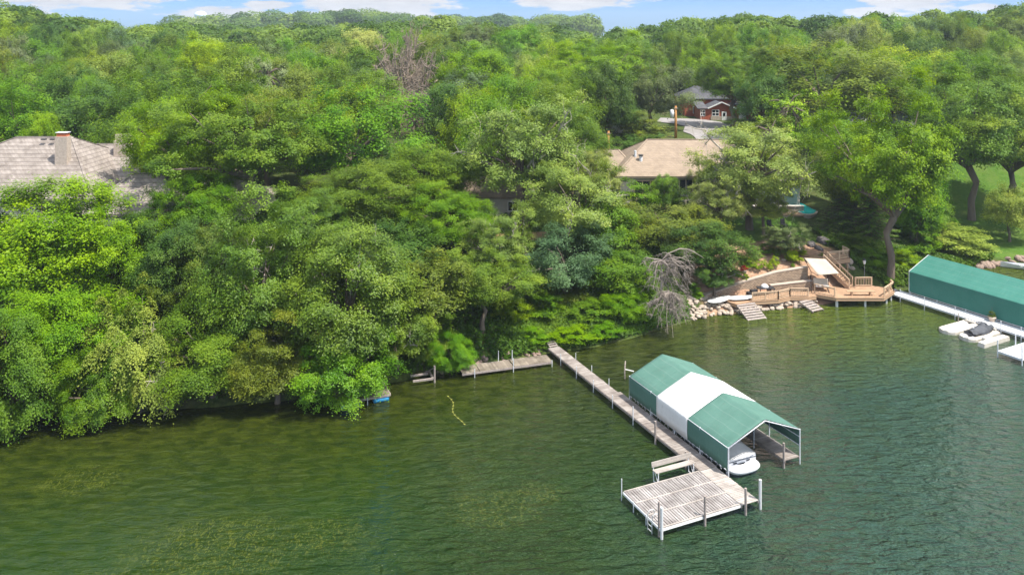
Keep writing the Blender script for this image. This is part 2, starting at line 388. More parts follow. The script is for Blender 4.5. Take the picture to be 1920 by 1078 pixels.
sl_ = t.mix(t.step(n2, .35, .7), (.27, .155, .10), (.40, .27, .18)); sl_ = t.mix(t.math('MULTIPLY', t.step(n3, .5, .8), .6), sl_, (.13, .08, .05))
a1 = t.node('ShaderNodeAttribute', attribute_name='lawn'); a2 = t.node('ShaderNodeAttribute', attribute_name='soil')
c = t.mix(a1.outputs['Fac'], base, lw); c = t.mix(a2.outputs['Fac'], c, sl_); t.color(c); t.bump(n2, .5, .15)
me.materials.append(M_ground); me.polygons.foreach_set('use_smooth', [True]*len(me.polygons)); me.update()
go = bpy.data.objects.new('ground', me); col.objects.link(go); tag(go, kind='structure')

# ------------------------------------------------------------------ water
wx = np.concatenate([-np.geomspace(80, 1500, 12)[::-1], np.arange(-78, 79, 2.), np.geomspace(80, 1500, 12)])
wy = np.concatenate([[-400, -150, -50, 0, 20], np.arange(30, 113, 1.)])
WX, WY = np.meshgrid(wx, wy); n_ = len(wx)
me = bpy.data.meshes.new('water'); vv = np.stack([WX, WY, 0*WX], -1).reshape(-1, 3)
ii = (np.arange(len(wy)-1)[:, None]*n_+np.arange(n_-1)[None]).reshape(-1)
me.from_pydata(vv.tolist(), [], np.stack([ii, ii+1, ii+n_+1, ii+n_], -1).tolist())
a = me.attributes.new('off', 'FLOAT', 'POINT'); a.data.foreach_set('value', (shoreY(WX)-WY).reshape(-1).astype(np.float32))
M_water = mat('water', rough=.04, spec=.5); t = NT(M_water); t.b.inputs['IOR'].default_value = 1.333
off = t.node('ShaderNodeAttribute', attribute_name='off').outputs['Fac']
tcn = t.node('ShaderNodeTexCoord'); sp = t.node('ShaderNodeSeparateXYZ'); t.l.new(tcn.outputs['Object'], sp.inputs[0])
v = t.mapping(); nb = t.noise(v, .12, 4, .6); ns = t.noise(t.mapping((1, 1.6, 1), (0, 0, R_(-20))), .9, 5, .65, dist=.6); nw = t.noise(t.mapping(), 3.5, 4, .7, dist=1.2)
deepc = t.mix(nb, (.007, .023, .002), (.014, .036, .004))
tealc = t.mix(nb, (.024, .060, .040), (.032, .072, .050))
# sky reflection at far right and offshore, put into the base colour as teal
side = t.math('ADD', t.math('MULTIPLY', sp.outputs['X'], .085), t.math('MULTIPLY', off, .045))
side = t.math('ADD', side, t.math('MULTIPLY', t.math('SUBTRACT', nb, .5), 1.6))
deepc = t.mix(t.step(side, 1.4, 3.4), deepc, tealc)
shal = t.mix(t.step(ns, .38, .62), (.012, .018, .002), (.034, .044, .005))
shal2 = t.mix(t.step(ns, .3, .65), (.045, .070, .005), (.095, .125, .010))
shal = t.mix(t.step(sp.outputs['X'], 14., 30.), shal, shal2)
k = t.math('ADD', off, t.math('MULTIPLY', t.math('SUBTRACT', nb, .5), 10.))
c = t.mix(t.step(k, 3., 20.), shal, t.mix(t.math('MULTIPLY', t.step(ns, .4, .65), .35), deepc, (.030, .050, .006)))
nf = t.noise(t.mapping((1, .45, 1), (0, 0, R_(25))), 4.2, 4, .7, dist=2.2)
beds = None
for (bx, by, br_) in ((-16.0, 43.2, 5.5), (-10.5, 44.5, 3.2), (-1.0, 47.0, 3.4), (1.5, 48.5, 2.2), (-27, 50, 3.0), (-20, 39.5, 4)):
    dx = t.math('POWER', t.math('SUBTRACT', sp.outputs['X'], bx), 2.0); dy = t.math('POWER', t.math('MULTIPLY', t.math('SUBTRACT', sp.outputs['Y'], by), 1.5), 2.0)
    b_ = t.math('SUBTRACT', 1.0, t.math('DIVIDE', t.math('SQRT', t.math('ADD', dx, dy)), br_)); beds = b_ if beds is None else t.math('MAXIMUM', beds, b_)
beds = t.step(t.math('ADD', beds, t.math('MULTIPLY', t.math('SUBTRACT', nw, .5), 1.5)), -.05, .45)
weed = t.math('MULTIPLY', beds, t.step(nf, .51, .60))
c = t.mix(t.math('MULTIPLY', weed, .6), c, (.085, .095, .012)); t.color(c)
# wind ripples
r1 = t.noise(t.mapping((.55, 1.5, 1), (0, 0, R_(-12))), 1.15, 3, .55, dist=.5)
r2 = t.noise(t.mapping((.7, 1.5, 1), (0, 0, R_(14))), 3.1, 3, .6, dist=.3)
hgt = t.math('ADD', t.math('MULTIPLY', r1, 1.0), t.math('MULTIPLY', r2, .32))
calm = t.math('ADD', t.math('MULTIPLY', sp.outputs['X'], .045), t.math('MULTIPLY', off, .035)); calm = t.math('ADD', calm, t.math('MULTIPLY', t.math('SUBTRACT', t.noise(v, .09, 3, .5), .5), 1.8))
amp = t.math('ADD', t.math('MULTIPLY', t.step(calm, -.1, 1.9), .90), .10)
bp = t.bump(t.math('MULTIPLY', hgt, amp), 1.0, 1.6)
me.materials.append(M_water); me.polygons.foreach_set('use_smooth', [True]*len(me.polygons)); me.update()
wo = bpy.data.objects.new('water', me); col.objects.link(wo); tag(wo, kind='structure')
def ground_hit(px, py):
    Y = np.arange(50, 260, .1); z = CAMH-(py-HOR)/F*Y; x = (px-CX)/F*Y; g = terrain(x, Y); k = np.argmax(g > z)
    return float(x[k]), float(Y[k]), float(g[k])
# ------------------------------------------------------------------ trees
def rdirs(n, r):
    v = r.normal(size=(n, 3)); return v/np.linalg.norm(v, axis=1, keepdims=True)
def leaf_quads(c, nrm, ln, wd, r):
    """diamond leaves at c facing nrm."""
    n = len(c); nrm = nrm/np.linalg.norm(nrm, axis=1, keepdims=True)
    t0 = r.normal(size=(n, 3)); t0 -= nrm*np.sum(t0*nrm, 1, keepdims=True); t0 /= np.linalg.norm(t0, axis=1, keepdims=True)
    b0 = np.cross(nrm, t0); L = (ln*(r.random(n)*.7+.65))[:, None]; Wd = (wd*(r.random(n)*.7+.65))[:, None]
    return np.stack([c-t0*L, c+b0*Wd-t0*L*.1, c+t0*L, c-b0*Wd-t0*L*.1], 1)
class Proto: pass
SPRAY = .21
def make_tree(name, seed, nclump=90, leaves=24000, leaf=.022, z0=.15, trunk_h=.35, rc=.24, flat=.6, lobes=7, lobe_amp=.28, inner=.25, up=.6, mats=None, widest=.42, limbs=14, trunk_r=.055, droop=0.0, dead=0, asp=2.0, shell=.72, lean=0.0, topless=False):
    """unit tree: height 1, crown radius about 1 (scaled per copy by radius, radius, height)."""
    r = np.random.default_rng(seed); P = Proto(); P.name = name
    ld = rdirs(lobes, r); ld[:, 2] = np.abs(ld[:, 2])*.9; ld /= np.linalg.norm(ld, axis=1, keepdims=True); la = r.random(lobes)*lobe_amp
    cents = []; tries = 0
    while len(cents) < nclump and tries < nclump*60:
        tries += 1
        d = rdirs(1, r)[0]
        if d[2] < -.55: continue
        k = 1-lobe_amp*.75+1.35*np.sum(la*np.clip((ld@d-.55)/.45, 0, 1)**1.2)
        rad = (shell+(1-shell)*r.random()**.6)*k
        if r.random() < inner: rad *= .62
        elif r.random() < .14: rad *= 1.13
        x, y = d[0]*rad, d[1]*rad
        zz_ = d[2]*rad
        zc = z0+(1-z0)*widest
        z = zc+zz_*((1-rc*.35)-zc) if zz_ > 0 else zc+zz_*(zc-z0)
        p = np.array([x*.86, y*.86, z])
        if all(np.hypot(np.hypot(p[0]-q[0], p[1]-q[1]), (p[2]-q[2])*2.0) > rc*.62 for q in cents): cents.append(p)
    cents = np.array(cents); n = len(cents)
    crad = rc*(.65+.7*r.random(n)); per = crad**2; per = (per/per.sum()*leaves).astype(int)+20
    C = []; N = []; T = []
    ctone = r.random(n)
    for i in range(n):
        m = per[i]; ns = int(9+6*r.random()); sd = rdirs(ns, r)
        sd[:, 2] = np.where((sd[:, 2] < 0) & (r.random(ns) < .7), -sd[:, 2], sd[:, 2])
        out = cents[i]-np.array([0, 0, z0+.35]); out = out/np.linalg.norm(out)
        sd = sd+out*.45; sd /= np.linalg.norm(sd, axis=1, keepdims=True)
        slen = .55+.75*r.random(ns)**1.3; stone_ = r.random(ns)
        w = r.integers(0, ns, m); u = r.random(m)**.62; rad_ = slen[w]*(.25+.75*u)
        sig = SPRAY*(.55+.55*np.sin(u*2.6))
        q = sd[w]*rad_[:, None]+r.normal(size=(m, 3))*sig[:, None]*np.array([1, 1, .85])
        q[:, 2] -= .12*rad_**2
        q = q*crad[i]
        d = sd[w]
        c = cents[i]+q*np.array([1, 1, flat/ASP]) - np.stack([0*q[:, 0], 0*q[:, 0], droop*(q[:, 0]**2+q[:, 1]**2)/crad[i]], 1)
        C.append(c); N.append(d*.45+np.array([0, 0, up*1.1])+out*.35+r.normal(size=(m, 3))*.30)
        T.append(np.clip(ctone[i]*.42+.40*stone_[w]+.18*r.random(m), 0, 1))
    C = np.concatenate(C); N = np.concatenate(N); T = np.concatenate(T)
    # build in a space of equal units: z is stretched by the typical aspect
    C2 = C*np.array([1, 1, ASP]); Q = leaf_quads(C2, N, leaf, leaf*.62, r); Q[:, :, 2] /= ASP
    P.crown = quads_mesh(name+'_crown', Q, [mats or M_leaf], T)
    mb = MB(); fork = trunk_h
    w = [Vector((lean*q+.05*r.normal()*q, .05*r.normal()*q, fork*q)) for q in (0, .35, .7, 1.0)]
    mb.tube([w[0]-Vector((0, 0, .06)), w[0]+Vector((0, 0, .01)), w[1], w[2], w[3]], [trunk_r*1.5, trunk_r*1.2, trunk_r, trunk_r*.9, trunk_r*.85], 8)
    idx = r.permutation(n)[:limbs]
    for i in idx:
        e = Vector(cents[i]); s_ = w[3]; mid = s_.lerp(e, .5)+Vector((r.normal()*.05, r.normal()*.05, .03)); b = e.lerp(s_, .08)
        mb.tube([s_-Vector((0, 0, .01)), s_.lerp(mid, .5), mid, b], [trunk_r*.55, trunk_r*.4, trunk_r*.26, trunk_r*.1], 5, cap=False)
    P.dead = None
    if dead:
        mb.cur = 1
        for i in r.permutation(n)[:dead]:
            e = Vector(cents[i]); dirn = Vector((e.x, e.y, .25)).normalized(); tip = e+Vector((dirn.x*rc*1.1, dirn.y*rc*1.1, rc*.45/ASP+.02))
            s_ = w[3].lerp(e, .55)
            twig(mb, s_, tip, trunk_r*.26, 2, r)
    P.trunk = mb.mesh(name+'_trunk', [M_bark, M_dead], True)
    return P
def twig(mb, a, b, rad, depth, r, k=4):
    a = Vector(a); b = Vector(b); L = (b-a).length; m = a.lerp(b, .5)+Vector(r.normal(size=3)*L*.09)
    mb.tube([a, m, b], [rad, rad*.7, rad*.3], 4, cap=False)
    if depth > 0:
        for j in range(k):
            t_ = .3+.65*r.random(); s_ = (a.lerp(m, t_*2) if t_ < .5 else m.lerp(b, t_*2-1))
            d = (b-a).normalized()*.55+Vector(r.normal(size=3))*.55
            twig(mb, s_, s_+d.normalized()*L*(.3+.3*r.random()), rad*.5, depth-1, r, k)
ASP = 2.0
def make_spruce(name, seed, leaves=16000, leaf=.028, tiers=15, mats=None, spread=1.0, z0=.06, fine=1.0):
    r = np.random.default_rng(seed); P = Proto(); P.name = name; C = []; N = []; T = []; mb = MB()
    mb.tube([(0, 0, -.03), (0, 0, .5), (0, 0, .98)], [.06, .035, .006], 7)
    tot = 0; br = []
    for k in range(tiers):
        z = z0+(1-z0)*(k/tiers)**.95; R0 = (1-(z-z0)/(1-z0))**.8*spread; nb = 9 if k < tiers*.6 else 6
        for j in range(nb): br.append((z+r.normal()*.01, R0*(.75+.4*r.random()), 2*math.pi*(j+r.random()*.6)/nb+k))
    wsum = sum(b[1] for b in br)
    for z, L, a in br:
        m = int(leaves*L/wsum)+6; u = r.random(m)**.7; wdt = .16*L*(1-u*.75)+.02
        x = u*L; y = r.normal(size=m)*wdt*.8; dz = -.10*u*L*.8+.05*(u**2)*L-np.abs(r.normal(size=m))*.012
        C.append(np.stack([x*math.cos(a)-y*math.sin(a), x*math.sin(a)+y*math.cos(a), z+dz], 1))
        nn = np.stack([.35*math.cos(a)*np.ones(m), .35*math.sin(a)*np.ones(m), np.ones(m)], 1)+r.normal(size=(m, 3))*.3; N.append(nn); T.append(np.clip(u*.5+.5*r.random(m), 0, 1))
        mb.tube([(0, 0, z), (L*.9*math.cos(a), L*.9*math.sin(a), z-.03*L)], [.012, .003], 4, cap=False)
    C = np.concatenate(C); N = np.concatenate(N); T = np.concatenate(T)
    A = 2.6; Q = leaf_quads(C*np.array([1, 1, A]), N, leaf, leaf*.4*fine, r); Q[:, :, 2] /= A
    P.crown = quads_mesh(name+'_crown', Q, [mats or M_needle], T); P.trunk = mb.mesh(name+'_trunk', M_bark, True); P.dead = None
    return P
def make_bare(name, seed):
    r = np.random.default_rng(seed); P = Proto(); P.name = name; mb = MB()
    mb.tube([(0, 0, -.03), (.02, 0, .15), (0, .02, .3)], [.05, .04, .035], 7)
    for j in range(9):
        a = 2*math.pi*(j+r.random()*.6)/9; e = Vector((math.cos(a)*(.5+.4*r.random()), math.sin(a)*(.5+.4*r.random()), .5+.36*r.random()))
        twig(mb, (0, 0, .22+.1*r.random()), e, .034, 3, r, 8)
    P.trunk = mb.mesh(name+'_trunk', M_deadbrown, True); P.crown = None; P.dead = None
    return P
M_deadbrown = bark_mat('dry_twigs', (.16, .125, .095), (.33, .27, .205))
PR = {
 'maple':  [make_tree('maple', 1, 105, 80000, .0165, .12, .36, .23, 1.0), make_tree('maple', 2, 105, 80000, .0165, .12, .36, .22, 1.0, lobes=9)],
 'cotton': [make_tree('cotton', 3, 105, 90000, .0155, .03, .34, .22, .9, lobes=10, lobe_amp=.38, mats=M_leaf_shiny, dead=3), make_tree('cotton', 4, 100, 90000, .0155, .03, .34, .23, .9, lobes=8, lobe_amp=.4, mats=M_leaf_shiny, dead=3)],
 'low':    [make_tree('low', 5, 100, 76000, .017, .0, .25, .24, .8, widest=.34, mats=M_leaf_shiny, droop=.15), make_tree('low', 6, 100, 76000, .017, .0, .25, .25, .75, widest=.3, droop=.2)],
 'locust': [make_tree('locust', 7, 130, 80000, .0135, .07, .36, .22, .95, up=.8, shell=.62, widest=.36), make_tree('locust', 8, 130, 80000, .0135, .07, .36, .21, .95, up=.8, shell=.62, widest=.38)],
 'sparse': [make_tree('sparse', 9, 95, 52000, .0155, .16, .4, .20, .8, lobes=10, lobe_amp=.42, inner=.4, mats=M_leaf_shiny, dead=9, limbs=30, shell=.5), make_tree('sparse', 10, 95, 52000, .0155, .16, .4, .2, .8, lobes=10, lobe_amp=.45, inner=.4, mats=M_leaf_shiny, dead=9, limbs=30, shell=.5)],
 'ash':    [make_tree('ash', 12, 100, 52000, .020, .0, .3, .22, .5, up=.5, droop=.5, dead=4)],
 'round':  [make_tree('round', 20+i, 66, 26000, .024, .08, .36, .28, 1.0, lobes=6+i, limbs=8) for i in range(4)],
 'oak':    [make_tree('oak', 30+i, 84, 30000, .021, .07, .36, .24, 1.05, lobes=8+i, lobe_amp=.32, limbs=10, up=.7) for i in range(3)],
 'tall':   [make_tree('tall', 40+i, 62, 24000, .024, .15, .4, .27, .8, lobes=7, lobe_amp=.35, limbs=9, widest=.5) for i in range(2)],
 'high': [make_tree('high', 91, 88, 60000, .0165, .32, .42, .22, .8, lobes=10, lobe_amp=.45, widest=.45, shell=.55, inner=.35, limbs=26), make_tree('high', 92, 88, 60000, .0165, .32, .42, .23, .8, lobes=8, lobe_amp=.45, widest=.45, shell=.55, inner=.35, limbs=26)],
 'bush':   [make_tree('bush', 50+i, 26, 9000, .040, -.05, .15, .36, .8, lobes=5, limbs=5, widest=.3, trunk_r=.04) for i in range(3)],
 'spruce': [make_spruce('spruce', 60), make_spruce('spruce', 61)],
 'pine':   [make_tree('pine', 62, 120, 20000, .022, .15, .8, .17, .8, mats=M_needle, widest=.35, inner=.5, limbs=40, shell=.4, trunk_r=.04)],
 'bare':   [make_bare('bare', 70), make_bare('bare', 71)],
 'box':    [make_tree('box', 80, 26, 4500, .05, -.05, .1, .4, 1.0, lobes=3, lobe_amp=.08, limbs=3, widest=.4, trunk_r=.03, shell=.85)],
}
pc = {}
def tint(c, j=.10):
    k = 1+random.uniform(-j, j); return (c[0]*k*(1+random.uniform(-j, j)), c[1]*k, c[2]*k*(1+random.uniform(-j, j)), 1)
PAL = dict(mid=(.128, .222, .024), bright=(.180, .295, .014), lime=(.25, .36, .012), dark=(.082, .160, .025), pale=(.225, .300, .060), olive=(.145, .205, .028), blue=(.105, .175, .070), fresh=(.125, .255, .018), grey=(.140, .185, .072), cream=(.32, .37, .11))
placed = []
def put(kind, x, y, H, R, colr, name, label, cat='tree', group=None, z=None, rz=None, part_names=('crown', 'trunk')):
    P = PR[kind][pc.get(kind, 0) % len(PR[kind])]; pc[kind] = pc.get(kind, 0)+1
    z = th(x, y) if z is None else z
    o = thing(name, label, cat, (x, y, z), random.uniform(0, 6.28) if rz is None else rz, group); o.scale = (R, R, H)
    if P.crown is not None:
        c = bpy.data.objects.new(part_names[0], P.crown); col.objects.link(c); c.parent = o
        c.color = tint(PAL[colr]) if isinstance(colr, str) else (*colr, 1)
    tr = bpy.data.objects.new(part_names[1], P.trunk); col.objects.link(tr); tr.parent = o
    if P.dead is not None:
        dd = bpy.data.objects.new('dead_branches', P.dead); col.objects.link(dd); dd.parent = o
    placed.append((x, y, R)); return o
def tree(px, top, w, Y, kind, colr, label, name='tree', rz=None, dz=0):
    """px: crown centre, top: crown top, w: crown width in photograph pixels, Y: distance."""
    x = (px-CX)/F*Y; R = w/2/F*Y; zt = CAMH-(top-HOR)/F*Y; z = th(x, Y)
    return put(kind, x, Y, max(zt-z, 3), R, colr, name, label, 'tree', 'trees around the lake shore houses', rz=rz)
T = tree
# shoreline, from the photograph's left edge
T(-70, 560, 260, 58.5, 'low', 'olive', 'glossy green tree drooping to the water at the far left edge of the photo')
T(20, 590, 190, 56.6, 'low', 'mid', 'low tree with pale glossy leaves touching the water at bottom left', dz=0)
T(60, 347, 330, 66, 'maple', 'bright', 'bright yellow green maple in front of the cedar roofed house', 'maple_tree')
T(225, 412, 170, 67.0, 'maple', 'bright', 'yellow green maple below the right hip of the cedar roof', 'maple_tree')
T(110, 545, 230, 59.5, 'maple', 'fresh', 'fresh green maple with a yellow spray, leaning over the dark water at left', 'maple_tree')
T(190, 640, 150, 57.3, 'low', 'fresh', 'small bright green tree hanging over the water below the pale drooping ash')
T(305, 408, 180, 68, 'maple', 'dark', 'dull dark green tree in front of the small shingled wing roof')
T(262, 560, 180, 59, 'ash', 'pale', 'pale drooping ash leaning over the water left of the cottonwood', 'ash_tree')
T(395, 425, 150, 67, 'cotton', 'olive', 'olive cottonwood rising behind the shoreline ash', 'cottonwood_tree')
T(480, 408, 230, 63, 'cotton', 'mid', 'large glossy cottonwood on the left half of the shoreline clump', 'cottonwood_tree')
T(640, 425, 270, 63.5, 'cotton', 'mid', 'tallest glossy cottonwood above the blue float raft', 'cottonwood_tree')
T(400, 585, 210, 60.6, 'low', 'mid', 'low glossy tree at the water under the cottonwood, with a pale dead branch')
T(520, 610, 190, 60.4, 'cotton', 'olive', 'leaning cottonwood with a brown trunk showing above the shore shadow', 'cottonwood_tree')
T(640, 600, 190, 61.2, 'low', 'fresh', 'low fresh green tree whose branches hide the blue raft')
T(745, 540, 150, 65, 'cotton', 'mid', 'light green cottonwood between the raft and the old plank dock', 'cottonwood_tree')
T(815, 470, 190, 68, 'tall', 'olive', 'tall dull green tree left of the thick pale trunk')
T(905, 490, 170, 70.5, 'high', 'mid', 'tree with a thick pale trunk standing behind the old plank dock')
T(845, 640, 90, 66.3, 'low', 'fresh', 'small bush-like tree hanging over the end of the old plank dock')
T(795, 655, 90, 66.5, 'low', 'mid', 'dark low tree over the rocky bank left of the old plank dock')
# second rank
T(560, 470, 190, 72, 'round', 'dark', 'dark tree filling the gap behind the tallest cottonwood')
T(735, 420, 200, 74, 'oak', 'dark', 'dark green tree behind the light cottonwood, left of the old wood deck')
T(372, 330, 150, 79, 'maple', 'fresh', 'green maple beside the small shingled wing roof', 'maple_tree')
T(470, 205, 250, 85, 'high', 'mid', 'spreading tree with a forked brown trunk in the left middle of the woods', 'locust_tree')
T(358, 185, 200, 88, 'maple', 'bright', 'light yellow green maple right of the stone chimneys', 'maple_tree')
T(292, 235, 80, 92, 'maple', 'lime', 'small lime green tree beside the second chimney', 'maple_tree')
T(580, 365, 150, 77, 'cotton', 'mid', 'green tree leaning right beside the forked brown trunk', 'cottonwood_tree')
T(650, 165, 240, 99, 'oak', 'fresh', 'broad green oak above the middle of the woods', 'oak_tree')
T(665, 300, 240, 84, 'locust', 'mid', 'feathery honey locust in the centre left of the woods', 'locust_tree')
T(795, 262, 220, 90, 'locust', 'mid', 'feathery honey locust behind the old wood deck', 'locust_tree')
T(850, 345, 200, 82, 'locust', 'fresh', 'feathery locust just above the old wood deck', 'locust_tree')
T(985, 192, 250, 90, 'sparse', 'pale', 'tall pale cottonwood with white dead limbs left of the tan roofed house', 'cottonwood_tree')
T(1075, 300, 230, 84, 'sparse', 'pale', 'pale airy tree with dead branches in front of the left end of the tan roof', 'cottonwood_tree')
T(935, 400, 150, 77, 'sparse', 'pale', 'thin pale tree on the slope above the thick pale trunk', 'cottonwood_tree')
T(1060, 425, 160, 77.5, 'oak', 'blue', 'dark blue green oak on the slope above the weeds', 'oak_tree')
T(975, 480, 130, 76, 'sparse', 'olive', 'slender olive tree on the bank below the pale thin tree')
T(1125, 365, 150, 85, 'round', 'fresh', 'bright green tree below the tan roof corner')
T(1150, 470, 150, 79, 'round', 'mid', 'green tree left of the dead leaning tree')
T(1255, 385, 190, 90, 'round', 'olive', 'olive green tree in front of the tall house windows')
T(1170, 540, 110, 75.6, 'low', 'fresh', 'bright leafy sapling at the water left of the dead leaning tree')
T(1330, 415, 150, 84, 'oak', 'dark', 'dark green tree right of the dead leaning tree, its trunk over the riprap')
T(1340, 480, 90, 81.8, 'sparse', 'dark', 'thin dark tree hanging over the riprap beside the paddleboards')
T(1405, 232, 235, 96, 'sparse', 'pale', 'large pale willow-like tree in front of the tan roofed house', 'willow_tree')
T(1352, 335, 120, 92, 'sparse', 'pale', 'pale willow-like tree covering the right windows of the tan roofed house', 'willow_tree')
T(1432, 345, 105, 94, 'sparse', 'pale', 'pale slender tree beside the turquoise pool', 'willow_tree')
T(1475, 425, 90, 88, 'sparse', 'grey', 'small grey green tree above the retaining wall garden')
T(1670, 226, 235, 87.6, 'high', 'bright', 'yellow green tree on a tall grey trunk right of the wooden stairs', 'maple_tree')
T(1600, 262, 170, 99, 'round', 'olive', 'olive green tree behind the dark spruces')
T(1720, 310, 110, 97, 'round', 'fresh', 'green tree between the tall grey trunk and the lawn')
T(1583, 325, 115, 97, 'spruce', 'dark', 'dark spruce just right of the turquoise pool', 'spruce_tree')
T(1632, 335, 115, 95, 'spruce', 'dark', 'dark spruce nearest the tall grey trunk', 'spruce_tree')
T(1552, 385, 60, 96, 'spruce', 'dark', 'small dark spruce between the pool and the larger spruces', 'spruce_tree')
T(1822, 172, 220, 111, 'high', 'mid', 'wide oak with two dark trunks on the bright lawn', 'oak_tree')
T(1895, 205, 230, 113, 'high', 'mid', 'oak leaning out from the lawn at the right edge of the photo', 'oak_tree')
T(1893, 350, 90, 103, 'round', 'pale', 'small pale green tree on the lawn at the right edge of the photo')
T(1118, 278, 110, 98, 'sparse', 'pale', 'pale airy tree covering the left end of the tan roof', 'cottonwood_tree')
T(1247, 322, 66, 103, 'low', 'fresh', 'narrow vine covered green tree between the balcony and the tall dark windows')
T(1722, 360, 100, 100, 'round', 'mid', 'bushy green tree in front of the bright lawn, right of the tall grey trunk')
# middle distance
T(1560, 85, 290, 134, 'oak', 'olive', 'massive olive oak on the upper right, taller than its neighbours', 'oak_tree')
T(1765, 105, 170, 140, 'oak', 'fresh', 'fresh green oak right of the massive olive oak', 'oak_tree')
T(1885, 122, 170, 132, 'oak', 'mid', 'broad green tree above the lawn oaks at the right edge')
T(1470, 165, 150, 122, 'pine', 'bright', 'yellowish soft pine right of the red brick house', 'pine_tree')
T(1435, 215, 150, 112, 'pine', 'olive', 'low soft pine beside the pale driveway', 'pine_tree')
T(1374, 116, 150, 150, 'high', 'mid', 'tree on a dark trunk in front of the red brick house', 'locust_tree')
T(1220, 122, 130, 147, 'oak', 'grey', 'dark grey green tree left of the red brick house', 'oak_tree')
T(1110, 103, 190, 146, 'high', 'bright', 'bright spreading tree with a leaning trunk above the tan roof', 'locust_tree')
T(1140, 175, 130, 138, 'oak', 'dark', 'dark tree behind the small grey roofed shed')
T(885, 100, 165, 140, 'maple', 'bright', 'yellow tipped tree right of the bare brown tree', 'maple_tree')
T(768, 78, 150, 150, 'bare', 'olive', 'bare brown tree with fine twigs in the upper middle of the woods', 'bare_tree')
T(775, 165, 120, 136, 'bare', 'olive', 'heap of dry brown branches on a dead tree below the bare brown tree', 'bare_tree')
T(672, 62, 150, 172, 'maple', 'cream', 'cream flowering tree near the skyline left of the bare brown tree')
T(507, 103, 115, 124, 'pine', 'grey', 'grey green pine with a straight pale trunk', 'pine_tree')
T(377, 82, 125, 142, 'maple', 'lime', 'lime green maple high in the left woods', 'maple_tree')
T(585, 95, 130, 144, 'round', 'fresh', 'fresh green tree left of the cream flowering tree')
T(260, 108, 130, 135, 'round', 'mid', 'layered green tree above and behind the stone chimney')
T(170, 160, 200, 112, 'oak', 'dark', 'dark layered tree directly behind the cedar roof')
T(40, 155, 150, 112, 'oak', 'fresh', 'green tree at the left edge above the cedar roof', 'oak_tree')
T(80, 215, 90, 104, 'maple', 'bright', 'small bright tree touching the left slope of the cedar roof', 'maple_tree')
T(165, 112, 90, 152, 'maple', 'lime', 'small lime green tree on the hillside above the cedar roof', 'maple_tree')

# auto-placed woods behind, labelled by row and place
def blocked(x, y, R):
    px = CX+F*x/y
    if y < shoreY(x)+30 and x < 45: return True
    if -70 < x < -30 and 76 < y < 103: return True
    if 8 < x < 44 and 100 < y < 123: return True
    if y < 125 and x > 46: return True
    if 1195 < px < 1420 and y < 176: return True
    if 1080 < px < 1500 and y < 128: return True
    if px < 330 and y < 104: return True
    if 690 < px < 850 and y < 162: return True
    return False
cands = []
for yy in np.arange(94, 212, 3.0):
    for xx in np.arange(-.70*yy, .70*yy, 3.0):
        cands.append((xx+random.uniform(-1.5, 1.5), yy+random.uniform(-1.5, 1.5)))
random.shuffle(cands)
auto = []
for x, y in cands:
    if len(auto) >= 205: break
    R = random.uniform(4.2, 6.6)*(1.0 if y < 190 else 1.08)
    if blocked(x, y, R): continue
    if any((x-a)**2+(y-b)**2 < ((R+c_)*.70)**2 for a, b, c_ in placed): continue
    auto.append((x, y, R)); placed.append((x, y, R))
placed_n = len(auto)
ORD = ['', 'second ', 'third ', 'fourth ', 'fifth ', 'sixth ', 'seventh ', 'eighth ', 'ninth ', 'tenth ', 'eleventh ', 'twelfth ', 'thirteenth ']
words_c = dict(mid='mid green', bright='yellow green', lime='lime green', dark='dark green', pale='pale green', olive='olive green', blue='blue green', fresh='fresh green', grey='grey green')
KW = dict(round='round crowned', oak='broad', tall='upright', locust='feathery')
LM = [(10, 60, 'left end of the skyline'), (20, 150, 'left edge above the cedar roof'), (120, 240, 'stone chimney of the cedar roofed house'), (220, 90, 'hillside above the cedar roofed house'), (376, 45, 'water tower'),
      (377, 140, 'lime green hillside maple'), (507, 150, 'grey green pine'), (560, 60, 'far blue green hill'), (672, 90, 'cream flowering tree'), (770, 120, 'bare brown tree'), (700, 230, 'broad green oak in the middle'),
      (885, 130, 'yellow tipped tree'), (960, 70, 'middle of the skyline'), (1110, 65, 'dip in the skyline'), (1110, 150, 'bright spreading tree above the tan roof'), (1200, 200, 'small grey roofed shed'),
      (1310, 160, 'red brick house'), (1400, 60, 'skyline above the red brick house'), (1560, 120, 'massive olive oak'), (1600, 50, 'skyline above the massive olive oak'), (1765, 120, 'fresh green oak at upper right'), (1850, 180, 'lawn oaks'), (1890, 50, 'right end of the skyline')]
info = []
for x, y, R in auto:
    kind = random.choice(['round', 'round', 'oak', 'oak', 'tall', 'oak', 'locust' if y < 150 else 'round'])
    cw = random.choices(list(words_c), [30, 8, 2, 16, 8, 14, 5, 18, 6])[0]
    H = random.uniform(11.5, 15.5) if y < 165 else random.uniform(10.5, 17.5)
    px = CX+F*x/y; py = HOR+(CAMH-th(x, y)-H)*F/y
    dl, lm = min((math.hypot(px-a, (py-b)*1.5), n) for a, b, n in LM)
    info.append([lm, cw, kind, dl, x, y, H, R])
info.sort(key=lambda q: (q[0], q[1], q[2], q[3])); cnt = {}
for lm, cw, kind, dl, x, y, H, R in info:
    k = (lm, cw, kind); n = cnt.get(k, 0); cnt[k] = n+1
    put(kind, x, y, H, R, cw, 'tree', '%s %s tree %snearest to the %s' % (words_c[cw], KW[kind], ORD[n], lm), 'tree', 'trees of the back woods')

